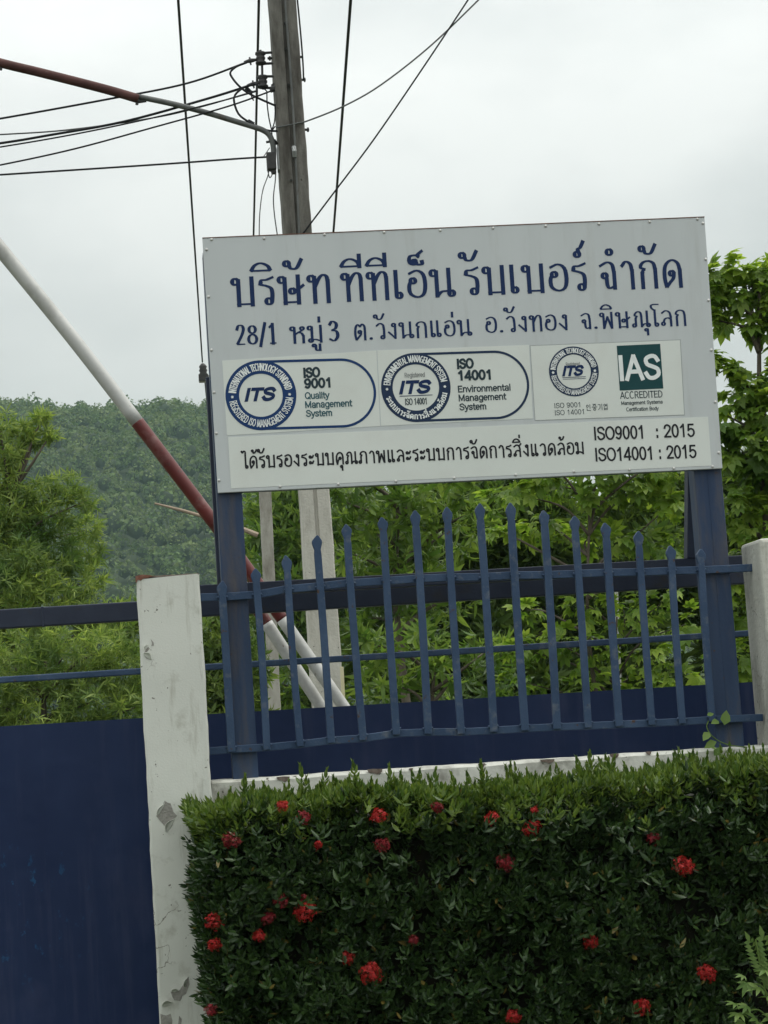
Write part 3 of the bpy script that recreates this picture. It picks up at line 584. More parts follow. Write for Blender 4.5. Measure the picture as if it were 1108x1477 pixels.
# ---- lettering
def ribbon(pts, wf, cap=True):
    P = np.array(pts, float); n = len(P); D = np.gradient(P, axis=0) if n > 2 else np.repeat([(P[1]-P[0])], 2, 0)
    D /= np.linalg.norm(D, axis=1, keepdims=True)+1e-9; Nn = np.stack([-D[:, 1], D[:, 0]], 1)
    w = np.array([wf(d) for d in D])/2
    if cap: P = P.copy(); P[0] -= D[0]*w.min()*0.6; P[-1] += D[-1]*w.min()*0.6
    return P+Nn*w[:, None], P-Nn*w[:, None]
def o_(x, y, r): return [(x+r*math.cos(2*math.pi*k/18+1.2), y+r*1.05*math.sin(2*math.pi*k/18+1.2)) for k in range(19)]
def s_(*p): return [tuple(q) for q in curve3(p, 22)]
def l_(*p): return list(p)
HD = lambda: o_(.125, .87, .105)
G = {   # consonants and vowels: (advance, strokes), x-height 1
 'บ': (.86, [HD(), l_((.235, .92), (.235, .0)), l_((.17, .05), (.75, .05)), l_((.72, .0), (.72, 1.0))]),
 'ร': (.62, [o_(.36, .12, .105), s_((.465, .1), (.49, .38), (.45, .58), (.28, .68), (.07, .73)), s_((.07, .72), (.12, .88), (.3, .9), (.54, .99))]),
 'ษ': (.98, [HD(), l_((.235, .92), (.235, .0)), l_((.17, .05), (.75, .05)), l_((.72, .0), (.72, 1.0)), o_(.5, .45, .09), s_((.56, .5), (.72, .52), (.92, .66))]),
 'ท': (.86, [HD(), l_((.235, .92), (.235, .0)), s_((.24, .55), (.4, .86), (.55, .99), (.68, .93), (.72, .75)), l_((.72, .78), (.72, .0))]),
 'ห': (.86, [HD(), l_((.235, .92), (.235, .0)), s_((.24, .5), (.42, .62), (.6, .72), (.66, .78)), o_(.66, .87, .09), s_((.44, .63), (.62, .58), (.72, .4)), l_((.72, .42), (.72, 0))]),
 'ม': (.86, [HD(), l_((.235, .92), (.235, .12)), o_(.16, .11, .095), s_((.24, .16), (.45, .16), (.72, .06)), l_((.72, .0), (.72, 1.0))]),
 'น': (.92, [HD(), l_((.235, .92), (.235, .02)), s_((.24, .03), (.42, .18), (.66, .2)), l_((.70, 1.0), (.70, .12)), o_(.78, .11, .095)]),
 'อ': (.80, [o_(.24, .62, .09), s_((.16, .6), (.09, .42), (.13, .15), (.38, .02), (.62, .12), (.70, .45), (.64, .84), (.40, .99), (.10, .88))]),
 'จ': (.76, [o_(.24, .5, .09), s_((.31, .43), (.33, .15), (.42, .04), (.6, .1)), l_((.62, .02), (.62, .62)), s_((.62, .6), (.56, .9), (.36, .99), (.07, .86))]),
 'ก': (.84, [l_((.16, 0), (.16, .55)), s_((.16, .52), (.2, .64), (.28, .68), (.1, .76), (.2, .93), (.42, .99), (.62, .9), (.68, .65)), l_((.68, .68), (.68, 0))]),
 'ภ': (.90, [o_(.12, .11, .095), l_((.22, .1), (.22, .55)), s_((.22, .52), (.26, .64), (.34, .68), (.16, .76), (.26, .93), (.48, .99), (.68, .9), (.74, .65)), l_((.74, .68), (.74, 0))]),
 'ด': (.86, [o_(.39, .5, .085), s_((.475, .52), (.44, .32), (.3, .16), (.18, .02)), s_((.16, .0), (.1, .35), (.15, .78), (.4, .99), (.64, .88), (.72, .6)), l_((.72, .62), (.72, 0))]),
 'ต': (.86, [o_(.39, .5, .085), s_((.475, .52), (.44, .32), (.3, .16), (.18, .02)), s_((.16, .0), (.1, .35), (.14, .8), (.27, .97), (.42, .84)), s_((.42, .84), (.56, .99), (.70, .85), (.72, .6)), l_((.72, .62), (.72, 0))]),
 'ค': (.86, [o_(.44, .5, .085), s_((.37, .45), (.26, .3), (.16, .0)), s_((.16, .0), (.1, .35), (.15, .78), (.4, .99), (.64, .88), (.72, .6)), l_((.72, .62), (.72, 0))]),
 'ว': (.68, [s_((.07, .84), (.3, .99), (.5, .88), (.55, .6)), l_((.55, .62), (.55, .12)), o_(.45, .11, .095)]),
 'ง': (.66, [o_(.40, .86, .095), l_((.50, .9), (.48, .02)), s_((.49, .02), (.3, .2), (.06, .42))]),
 'พ': (.94, [HD(), l_((.235, .92), (.24, .0)), l_((.25, .02), (.49, .72)), l_((.49, .72), (.73, .02)), l_((.76, 0), (.76, 1.0))]),
 'ณ': (1.2, [o_(.12, .11, .095), l_((.22, .1), (.22, .55)), s_((.22, .52), (.26, .64), (.34, .68), (.16, .76), (.26, .93), (.42, .99), (.56, .9), (.60, .65)), l_((.60, .68), (.60, .02)), s_((.60, .03), (.76, .18), (.94, .2)), l_((.97, 1.0), (.97, .12)), o_(1.04, .11, .095)]),
 'ล': (.82, [o_(.17, .15, .095), s_((.2, .25), (.28, .45), (.48, .52), (.66, .44)), s_((.09, .84), (.36, .99), (.6, .88), (.68, .6)), l_((.68, .62), (.68, 0))]),
 'ส': (.86, [o_(.17, .15, .095), s_((.2, .25), (.28, .45), (.48, .52), (.66, .44)), s_((.09, .84), (.36, .99), (.6, .88), (.68, .6)), l_((.68, .62), (.68, 0)), s_((.55, .88), (.66, .95), (.80, 1.1))]),
 'ะ': (.56, [o_(.14, .72, .08), s_((.2, .66), (.34, .66), (.46, .86)), o_(.14, .24, .08), s_((.2, .18), (.34, .18), (.46, .38))]),
 'า': (.62, [s_((.07, .82), (.24, .99), (.42, .9), (.48, .62)), l_((.48, .66), (.48, 0))]),
 'เ': (.42, [l_((.12, 1.0), (.12, .12)), o_(.21, .11, .095)]),
 'แ': (.80, [l_((.12, 1.0), (.12, .12)), o_(.21, .11, .095), l_((.50, 1.0), (.50, .12)), o_(.59, .11, .095)]),
 'โ': (.46, [l_((.20, 1.05), (.20, .12)), o_(.29, .11, .095), s_((.20, 1.03), (.02, 1.18), (-.02, 1.34), (.14, 1.42), (.48, 1.42))]),
 'ไ': (.46, [l_((.22, 1.15), (.22, .12)), o_(.31, .11, .095), s_((.22, 1.12), (.22, 1.38), (.08, 1.45), (-.04, 1.32), (-.14, 1.46))]),
 '.': (.34, [o_(.14, .06, .035), o_(.14, .06, .012)]),
 ' ': (.42, []),
 '2': (.72, [s_((.08, .95), (.2, 1.22), (.45, 1.22), (.54, .98), (.4, .6), (.08, .06)), l_((.06, .05), (.6, .05))]),
 '8': (.74, [o_(.33, .95, .22), o_(.33, .34, .28)]),
 '/': (.48, [l_((.02, -.12), (.38, 1.32))]),
 '1': (.62, [l_((.32, 0), (.32, 1.25)), l_((.10, 1.04), (.32, 1.22)), l_((.12, .03), (.52, .03))]),
 '3': (.72, [s_((.08, 1.02), (.26, 1.25), (.5, 1.1), (.46, .82), (.22, .68)), s_((.22, .68), (.5, .6), (.56, .28), (.34, .02), (.06, .14))]),
}
UP = {  # marks above, right edge of the consonant at 0
 'ิ': [s_((-.74, 1.15), (-.6, 1.34), (-.38, 1.42), (-.14, 1.32), (-.04, 1.15)), l_((-.74, 1.15), (-.04, 1.15))],
 'ี': [s_((-.74, 1.15), (-.6, 1.34), (-.38, 1.42), (-.14, 1.32), (-.04, 1.15)), l_((-.74, 1.15), (-.04, 1.15)), l_((-.04, 1.12), (-.04, 1.56))],
 'ั': [o_(-.52, 1.36, .09), s_((-.44, 1.31), (-.36, 1.18), (-.16, 1.2), (.03, 1.52))],
 '็': [o_(-.34, 1.24, .06), s_((-.28, 1.2), (-.36, 1.12), (-.52, 1.2), (-.5, 1.42), (-.28, 1.46), (-.16, 1.38), (-.2, 1.48), (-.02, 1.62)), s_((-.28, 1.2), (-.2, 1.12), (-.05, 1.14), (-.06, 1.26))],
 '่': [l_((-.08, 1.14), (-.08, 1.42))],
 '้': [o_(-.38, 1.36, .06), s_((-.32, 1.36), (-.3, 1.18), (-.12, 1.24), (.02, 1.46))],
 '์': [o_(-.24, 1.24, .09), s_((-.16, 1.28), (-.2, 1.42), (-.1, 1.5), (.02, 1.72))],
 'ํ': [o_(-.16, 1.28, .10)]}
DN = {'ุ': [o_(-.2, -.2, .075), l_((-.11, -.16), (-.11, -.52))], 'ู': [o_(-.42, -.2, .075), s_((-.33, -.18), (-.3, -.48), (-.1, -.46)), l_((-.10, -.5), (-.10, -.14))]}
GAP, RISE = 0.10, 0.09
def thai(text):
    """strokes and total advance of a Thai text at x-height 1"""
    x = 0; out = []; last = 0; ups = 0
    for ch in text:
        if ch in G:
            adv, st = G[ch]; out += [[(a+x, b) for a, b in s] for s in st]; x += adv; last = x-.12; x += GAP; ups = 0
        elif ch == 'ำ':
            out += [[(a+last, b+RISE) for a, b in s] for s in UP['ํ']]; adv, st = G['า']; out += [[(a+x, b) for a, b in s] for s in st]; x += adv; last = x-.12; x += GAP
        elif ch in UP:
            dy = 0.40 if (ups and ch in '่้์') else 0; sc = 0.75 if dy else 1
            out += [[(a*sc+last, (b-1.12)*sc+1.12+RISE+dy) for a, b in s] for s in UP[ch]]; ups = 1
        elif ch in DN: out += [[(a+last, b) for a, b in s] for s in DN[ch]]
    return out, x-.10-GAP
class Ink:
    """flat vinyl lettering collected into one mesh, every stroke a hair above the last"""
    def __init__(s, y): s.v = []; s.f = []; s.y = y; s.k = 0; s.m = []
    def mark(s): s.m.append((len(s.v), len(s.f)))
    def strip(s, A, B):
        k = len(s.v); n = len(A); s.k += 1; dy = (s.k % 24)*0.00003
        for i in range(n):
            e = dy+0.00002*i/n
            s.v += [(A[i][0], s.y-e, A[i][1]), (B[i][0], s.y-e, B[i][1])]
        s.f += [(k+2*i, k+2*i+1, k+2*i+3, k+2*i+2) for i in range(n-1)]
    def tri(s, V, F):
        k = len(s.v); s.k += 1; dy = (s.k % 24)*0.00003; s.v += [(p[0], s.y-dy, p[1]) for p in V]; s.f += [tuple(i+k for i in f) for f in F]
    def build(s, name, mat, parent):
        ms = [q for q in s.m if q[0] > 0]; ms = [(0, 0)]+ms+[(len(s.v), len(s.f))]
        for (v0, f0), (v1, f1) in zip(ms, ms[1:]):
            if v1 <= v0: continue
            me = bpy.data.meshes.new(name); me.from_pydata(s.v[v0:v1], [], [tuple(i-v0 for i in f) for f in s.f[f0:f1]]); me.update(); link_mesh(name, me, mat, parent)
def frame2(p0, p1, y):
    A, B = at(*p0, y), at(*p1, y); a = np.array([A[0], A[2]]); b = np.array([B[0], B[2]]); L_ = np.linalg.norm(b-a); ex = (b-a)/L_
    # the uprights of the lettering follow the board's left and right edges
    ey = np.array([TL[0]-BL[0]+TR[0]-BR[0], TL[2]-BL[2]+TR[2]-BR[2]]); ey /= np.linalg.norm(ey); return a, ex, ey, L_
MPP = 2.4/725.0
def thai_line(ink, text, p0, p1, xh_px, thick, thin, warp=None):
    st, adv = thai(text); y = ink.y; ink.mark()
    if warp is None:
        a, ex, ey, W = frame2(p0, p1, y); sx = W/adv; sy = xh_px*MPP
        f = lambda P: a+P[:, :1]*sx*ex+P[:, 1:]*sy*ey
    else: f = lambda P: warp(P/np.array([adv, 1.0]))
    for s in st:
        if len(s) == 2: s = [s[0], ((s[0][0]+s[1][0])/2, (s[0][1]+s[1][1])/2), s[1]]
        if warp is None: A, B = ribbon(s, lambda d: thin+(thick-thin)*abs(d[1])**1.6)
        else: A, B = ribbon(s, lambda d: thin+(thick-thin)*abs(d[1])**1.6)
        ink.strip(f(A), f(B))
# sans-serif alphabet, cap height 1
C_ = lambda a0, a1, cx=.34, cy=.5, rx=.30, ry=.5: [(cx+rx*math.cos(math.radians(a)), cy+ry*math.sin(math.radians(a))) for a in np.linspace(a0, a1, 19)]
LA = {
 'A': (.74, [l_((.04, 0), (.35, 1)), l_((.35, 1), (.66, 0)), l_((.15, .33), (.55, .33))]),
 'B': (.70, [l_((.1, 0), (.1, 1)), s_((.1, .96), (.4, .96), (.54, .76), (.4, .53), (.1, .53)), s_((.1, .53), (.44, .53), (.58, .28), (.42, .04), (.1, .04))]),
 'C': (.72, [C_(50, 310)]), 'D': (.74, [l_((.1, 0), (.1, 1)), s_((.1, .96), (.38, .96), (.6, .7), (.6, .3), (.38, .04), (.1, .04))]),
 'E': (.62, [l_((.1, 0), (.1, 1)), l_((.1, .95), (.54, .95)), l_((.1, .52), (.5, .52)), l_((.1, .05), (.55, .05))]),
 'G': (.76, [C_(50, 345), l_((.38, .45), (.63, .45)), l_((.62, .48), (.62, .05))]),
 'H': (.74, [l_((.1, 0), (.1, 1)), l_((.6, 0), (.6, 1)), l_((.1, .52), (.6, .52))]),
 'I': (.28, [l_((.12, 0), (.12, 1))]), 'L': (.58, [l_((.1, 0), (.1, 1)), l_((.1, .05), (.52, .05))]),
 'M': (.86, [l_((.1, 0), (.1, 1)), l_((.1, .97), (.41, .1)), l_((.41, .1), (.72, .97)), l_((.72, 0), (.72, 1))]),
 'N': (.76, [l_((.1, 0), (.1, 1)), l_((.1, .97), (.62, .03)), l_((.62, 0), (.62, 1))]),
 'O': (.78, [C_(0, 360, .37, .5, .32, .48)]), 'Q': (.78, [C_(0, 360, .37, .5, .32, .48), l_((.42, .25), (.7, -.04))]),
 'R': (.70, [l_((.1, 0), (.1, 1)), s_((.1, .96), (.42, .96), (.56, .74), (.42, .5), (.1, .5)), l_((.34, .5), (.58, 0))]),
 'S': (.68, [s_((.57, .76), (.46, .94), (.28, .96), (.1, .84), (.14, .62), (.34, .52), (.54, .4), (.56, .18), (.38, .04), (.18, .06), (.06, .26))]),
 'T': (.62, [l_((.3, 0), (.3, 1)), l_((.02, .95), (.58, .95))]), 'V': (.68, [l_((.03, 1), (.32, 0)), l_((.32, 0), (.62, 1))]),
 'Y': (.66, [l_((.03, 1), (.31, .45)), l_((.31, .45), (.6, 1)), l_((.31, .45), (.31, 0))]),
 'a': (.56, [s_((.08, .56), (.16, .7), (.34, .72), (.44, .58), (.44, .3)), l_((.44, .5), (.44, 0)), C_(0, 360, .25, .2, .18, .19)]),
 'b': (.58, [l_((.09, 0), (.09, 1)), C_(0, 360, .28, .36, .2, .34)]), 'c': (.52, [C_(50, 310, .27, .36, .21, .34)]),
 'd': (.58, [l_((.48, 0), (.48, 1)), C_(0, 360, .28, .36, .2, .34)]), 'e': (.56, [C_(-2, 310, .27, .36, .21, .34), l_((.07, .37), (.47, .37))]),
 'f': (.34, [s_((.32, .96), (.2, .98), (.14, .84)), l_((.14, .88), (.14, 0)), l_((.01, .67), (.3, .67))]),
 'g': (.58, [C_(0, 360, .28, .36, .2, .34), l_((.48, .72), (.48, 0)), s_((.48, .02), (.44, -.22), (.26, -.28), (.1, -.18))]),
 'i': (.24, [l_((.1, 0), (.1, .72)), l_((.1, .86), (.1, .99))]), 'l': (.24, [l_((.1, 0), (.1, 1))]),
 'm': (.86, [l_((.09, 0), (.09, .72)), s_((.09, .48), (.18, .68), (.34, .66), (.41, .48)), l_((.41, .52), (.41, 0)), s_((.41, .48), (.5, .68), (.66, .66), (.73, .48)), l_((.73, .52), (.73, 0))]),
 'n': (.58, [l_((.09, 0), (.09, .72)), s_((.09, .46), (.2, .68), (.38, .67), (.46, .48)), l_((.46, .52), (.46, 0))]),
 'o': (.58, [C_(0, 360, .28, .36, .21, .34)]), 'r': (.38, [l_((.09, 0), (.09, .72)), s_((.09, .44), (.18, .64), (.36, .69))]),
 's': (.52, [s_((.42, .54), (.34, .68), (.2, .7), (.09, .58), (.14, .43), (.3, .35), (.42, .24), (.4, .1), (.26, .02), (.12, .05), (.05, .18))]),
 't': (.34, [s_((.14, .95), (.14, .5), (.14, .14), (.2, .03), (.31, .04)), l_((.01, .67), (.3, .67))]),
 'u': (.58, [l_((.46, 0), (.46, .72)), s_((.46, .26), (.36, .05), (.18, .04), (.09, .24)), l_((.09, .2), (.09, .72))]),
 'v': (.52, [l_((.02, .72), (.25, 0)), l_((.25, 0), (.48, .72))]), 'y': (.52, [l_((.02, .72), (.26, .02)), s_((.48, .72), (.27, .06), (.18, -.22), (.03, -.26))]),
 '0': (.62, [C_(0, 360, .29, .5, .22, .48)]), '1': (.62, [l_((.33, 0), (.33, 1)), l_((.33, .96), (.12, .74))]),
 '2': (.62, [s_((.08, .72), (.16, .93), (.34, .97), (.51, .82), (.46, .56), (.08, .06)), l_((.07, .05), (.54, .05))]),
 '4': (.62, [l_((.42, 0), (.42, 1)), l_((.42, .98), (.04, .28)), l_((.03, .26), (.55, .26))]),
 '5': (.62, [l_((.12, .95), (.5, .95)), l_((.13, .96), (.09, .48)), s_((.09, .5), (.26, .62), (.46, .54), (.53, .32), (.42, .08), (.22, .03), (.06, .2))]),
 '9': (.62, [C_(0, 360, .29, .68, .21, .28), s_((.5, .68), (.46, .26), (.3, .03), (.1, .14))]),
 ':': (.30, [l_((.12, .02), (.12, .17)), l_((.12, .55), (.12, .70))]), ' ': (.34, [])}
def latin(text):
    x = 0; out = []
    for ch in text:
        adv, st = LA[ch]; out += [[(a+x, b) for a, b in s] for s in st]; x += adv
    P = np.array([p for s in out for p in s]); x0, x1 = P[:, 0].min(), P[:, 0].max()
    return [np.array(s)-np.array([x0, 0]) for s in out], x1-x0
def put(ink, strokes, w, f, asp):
    """strokes in cap units: width w measured in the drawn picture; asp = drawn x scale over y scale"""
    for s in strokes:
        s = np.array(s)*np.array([asp, 1.0])
        if len(s) == 2: s = np.array([s[0], (s[0]+s[1])/2, s[1]])
        A, B = ribbon(s, lambda d: w, True); ink.strip(f(A), f(B))
def latin_line(ink, text, p0, p1, cap_px, w=0.12, shear=0.0):
    st, adv = latin(text); ink.mark(); a, ex, ey, W = frame2(p0, p1, ink.y); h = cap_px*MPP; wd = w*h
    asp = (W-wd)/adv/h if adv > 1e-6 else 1.0
    def f(P): X = P[:, :1]*h+wd/2+shear*P[:, 1:]*h*0.35; return a+X*ex+P[:, 1:]*h*ey
    if shear: asp = (W-wd-shear*h*0.35)/adv/h
    put(ink, st, w, f, asp)
def latin_arc(ink, text, c, r, a0, a1, h, inward, w=0.14):
    """letters round a circle from angle a0 to a1 (degrees)"""
    st, adv = latin(text); ink.mark(); arc = abs(math.radians(a1-a0))*r; asp = arc/adv/h
    def f(P):
        ang = np.radians(a0+(a1-a0)*P[:, 0]/(asp*adv)); rr = r+(-P[:, 1] if inward else P[:, 1])*h
        return np.stack([c[0]+rr*np.cos(ang), c[1]+rr*np.sin(ang)], 1)
    put(ink, st, w, f, asp)
def hangul_line(ink, p0, p1, cap_px):
    """four Korean syllable blocks, each drawn in a unit square"""
    J = [[C_(0, 360, .24, .72, .17, .2), l_((.72, .3), (.72, 1)), l_((.16, .3), (.16, 0)), l_((.16, 0), (.8, 0))],
         [l_((.2, 1), (.8, 1)), l_((.5, .98), (.2, .68)), l_((.5, .98), (.8, .68)), l_((.02, .52), (.98, .52)), l_((.5, .52), (.5, .4)), C_(0, 360, .5, .16, .22, .17)],
         [l_((.08, .9), (.5, .9)), s_((.5, .9), (.46, .4), (.14, .06)), l_((.82, 0), (.82, 1))],
         [C_(0, 360, .26, .76, .16, .18), l_((.46, .84), (.72, .84)), l_((.46, .66), (.72, .66)), l_((.74, .5), (.74, 1)), l_((.18, .42), (.18, 0)), l_((.74, .42), (.74, 0)), l_((.18, .22), (.74, .22)), l_((.18, 0), (.74, 0))]]
    a, ex, ey, W = frame2(p0, p1, ink.y); ink.mark(); h = cap_px*MPP; asp = W/4.2/h
    st = [np.array(q)+np.array([1.08*i, 0]) for i, b in enumerate(J) for q in b]
    put(ink, st, .09, lambda P: a+P[:, :1]*h*ex+P[:, 1:]*h*ey, asp)
def ring(ink, c, r0, r1, n=72, a0=0, a1=360, cy=None):
    ang = [math.radians(a0+(a1-a0)*k/n) for k in range(n+1)]
    ink.strip([(c[0]+r1*math.cos(a), c[1]+r1*math.sin(a)) for a in ang], [(c[0]+r0*math.cos(a), c[1]+r0*math.sin(a)) for a in ang])
def c2(px, py, y): p = at(px, py, y); return np.array([p[0], p[2]])
def line2(ink, p0, p1, w_px):
    ink.mark(); a, b = c2(*p0, ink.y), c2(*p1, ink.y); d = (b-a)/np.linalg.norm(b-a); n_ = np.array([-d[1], d[0]])*w_px*MPP/2; ink.strip([a+n_, b+n_], [a-n_, b-n_])
# stickers
def sticker(pts, th=0.0012, y=SY): return prism(px_poly([pts[3], pts[2], pts[1], pts[0]], y-th), y-th, y+0.0006).build('sticker', M['sticker'], panel)
sticker([(320.5, 520), (543, 505.5), (548.5, 614.5), (327.5, 628)]); sticker([(544.3, 505.3), (763, 497.5), (769, 603.5), (549.7, 614.3)])
prism(px_poly([(771.5, 607), (988, 599), (982, 489.5), (764.5, 498)], SY-0.0006), SY-0.0006, SY+0.0004).build('sticker_border', M['sticker_edge'], panel)
sticker([(765.4, 499), (981, 490.6), (987, 598), (772.3, 606)])
sticker([(329, 630.5), (1021.5, 601), (1026.5, 671.5), (333.5, 704.5)])
Y1, Y2 = SY-0.0010, SY-0.0022
ink = Ink(Y1)
for t_, p0, p1 in (('บริษัท', (336, 441.4), (476, 435.3)), ('ทีทีเอ็น', (494.5, 433.8), (653.5, 427)), ('รับเบอร์', (671, 425.3), (846, 418.3)), ('จำกัด', (865, 417.5), (984, 413))):
    thai_line(ink, t_, p0, p1, 39.5, .158, .068)
for t_, p0, p1, xh in (('28/1', (341, 498), (398.5, 495.3), 22.5), ('หมู่', (419.5, 495), (464.5, 493), 23.5), ('3', (474.5, 492), (489, 491.4), 22.5), ('ต.วังนกแอ่น', (511, 490.5), (679, 483.5), 22.5), ('อ.วังทอง', (700.5, 480), (819, 475.5), 22.5), ('จ.พิษณุโลก', (838, 474.7), (990, 469), 22.5)):
    thai_line(ink, t_, p0, p1, xh, .22 if t_[0] in '23' else .155, .08 if t_[0] in '23' else .075)
ink.build('lettering', M['navy_ink'], panel)
ink = Ink(Y2)
thai_line(ink, 'ได้รับรองระบบคุณภาพและระบบการจัดการสิ่งแวดล้อม', (351.5, 675.5), (842, 654.3), 16.5, .17, .13)
for t_, p0, p1 in (('ISO9001', (857.8, 634.5), (928, 632)), (': 2015', (947.3, 631.4), (1003, 629.3)), ('ISO14001', (859.6, 665), (941, 662.5)), (': 2015', (951.5, 661.9), (1005.5, 659.8))):
    latin_line(ink, t_, p0, p1, 18.2, 0.145)
ink.build('lettering', M['black_ink'], panel)
Z = lambda x, y: (300+x/2.916, 480+y/2.917); Z5 = lambda x, y: (660+x/2.77, 470+y/2.771)
def badge(cpx, r_out, r_in, mat, capsule=None, top=None, bottom=None, thai_bottom=None, th=10.0):
    ik = Ink(Y2); c = c2(*cpx, Y2); ro, ri = r_out*MPP, r_in*MPP; ring(ik, c, ri, ro)
    if capsule:
        (ccx, ccy), cr_, w = capsule; cc = c2(ccx, ccy, Y2); tilt = math.degrees(math.atan2(TR[2]-TL[2], TR[0]-TL[0])); k = cr_*MPP
        ring(ik, cc, k-w*MPP, k, 40, -90+tilt, 90+tilt)
        for sg_ in (1, -1):
            nrm = np.array([-math.sin(math.radians(tilt)), math.cos(math.radians(tilt))])*sg_
            a, b = c+nrm*k, cc+nrm*k; ik.strip([a, b], [a-nrm*w*MPP, b-nrm*w*MPP])
    ik.build('badge', mat, panel)
    ik = Ink(Y2-0.0012); rm = (ro+ri)/2; h = th*MPP
    if top: latin_arc(ik, top, c, rm-h/2, 172, 10, h, False, 0.115)
    if bottom: latin_arc(ik, bottom, c, rm+h/2, 190, 352, h, True, 0.115)
    if thai_bottom:
        def wp_(P):
            ang = np.radians(196+(346-196)*P[:, 0]); rr = rm+h*0.42-P[:, 1]*h*0.68; return np.stack([c[0]+rr*np.cos(ang), c[1]+rr*np.sin(ang)], 1)
        thai_line(ik, thai_bottom, None, None, 1, .26, .16, wp_)
    for a in (181, -1):
        ik.mark(); q = c+rm*np.array([math.cos(math.radians(a)), math.sin(math.radians(a))])
        for k in range(3):
            e = math.radians(60*k); v = np.array([math.cos(e), math.sin(e)])*2.0*MPP; n_ = np.array([-v[1], v[0]])*0.25; ik.strip([q-v+n_, q+v+n_], [q-v-n_, q+v-n_])
    ik.build('badge_lettering', M['white_ink'], panel)
badge((376.5, 570), 49.6, 30.5, M['blue_ink'], ((492.3, 566.7), 49.3, 3.6), 'INTERNATIONAL TECHNOLOGY STANDARD', 'REGISTERED ISO MANAGEMENT SYSTEM')
badge((600, 558.8), 49.4, 33.0, M['slate_ink'], ((714, 555), 49.3, 3.4), 'ENVIRONMENTAL MANAGEMENT SYSTEM', None, 'ระบบการจัดการสิ่งแวดล้อม', 9.2)
badge((828, 535.6), 36, 24.5, M['slate_ink'], None, 'INTERNATIONAL TECHNOLOGY STANDARD', 'REGISTERED ISO MANAGEMENT SYSTEM', None, 7.0)
ik = Ink(Y2)
latin_line(ik, 'ITS', (353, 578), (400.5, 576), 16.5, 0.29, 0.8)
latin_line(ik, 'ITS', (576, 567.5), (624.5, 565.5), 16.5, 0.29, 0.8); latin_line(ik, 'ITS', (811.3, 541.8), (844, 540.4), 13, 0.29, 0.8)
line2(ik, (576.5, 571.5), (624, 569.5), 1.0); line2(ik, (811.5, 544.6), (845, 543.2), 0.8); line2(ik, (812, 547), (845.5, 545.6), 0.6)
ik.build('emblem_lettering', M['navy_ink'], panel)
ik = Ink(Y2)
for t_, p0, p1, h, bo in (('ISO', (438, 544.5), (462.5, 543), 13, .255), ('9001', (439, 559.8), (477, 558), 12.8, .255), ('ISO', (659.5, 531.5), (684, 530.3), 13, .255), ('14001', (661, 548.2), (708.3, 546.6), 13, .255)): latin_line(ik, t_, p0, p1, h, bo)
for t_, p0, p1, h in (('Environmental', (661, 565.7), (736.7, 562.8), 9), ('Management', (662, 578.5), (731, 575.8), 9), ('System', (663, 591.5), (701.7, 590), 9)): latin_line(ik, t_, p0, p1, h, .175)
ik.build('lettering', M['dark_ink'], panel)
ik = Ink(Y2)
for t_, p0, p1, h in (('Quality', (440, 575.3), (475.7, 574), 9), ('Management', (440.6, 588.3), (508.7, 585.6), 9), ('System', (441.6, 601), (479.3, 599.4), 9)): latin_line(ik, t_, p0, p1, h, .175)
ik.build('lettering', M['teal_ink'], panel)
ik = Ink(Y2)
latin_line(ik, 'Registered', (584, 544.5), (613, 543.2), 6.5, .13); latin_line(ik, 'Registered', (816.5, 527.5), (836.5, 526.6), 4.6, .13)
ik.build('lettering', M['grey_ink'], panel)
ik = Ink(Y2); latin_line(ik, 'ISO 14001', (584.8, 584.2), (615.8, 582.8), 9, .13)
latin_line(ik, 'ISO 9001', (800.3, 588.5), (837, 587), 7, .11); latin_line(ik, 'ISO 14001', (801, 598.8), (842.5, 597), 7, .11); hangul_line(ik, (846, 592), (878, 590.7), 8.5)
ik.build('lettering', M['dark_ink'], panel)
prism(px_poly([(894.2, 563.3), (957, 560.2), (952.4, 495.8), (889.8, 498.7)], Y2), Y2, SY-0.0008).build('accreditation_block', M['green_ink'], panel)
ik = Ink(Y2-0.0008); latin_line(ik, 'IAS', (894.5, 548), (954, 545.5), 34, .175); ik.build('block_lettering', M['white_ink'], panel)
ik = Ink(Y2); latin_line(ik, 'ACCREDITED', (894.8, 575), (956, 572.8), 9.6, .12); latin_line(ik, 'Management Systems', (896.5, 584), (956.3, 581.8), 5, .15); latin_line(ik, 'Certification Body', (903.7, 593), (950.5, 591.2), 5, .15)
ik.build('lettering', M['dark_ink'], panel)

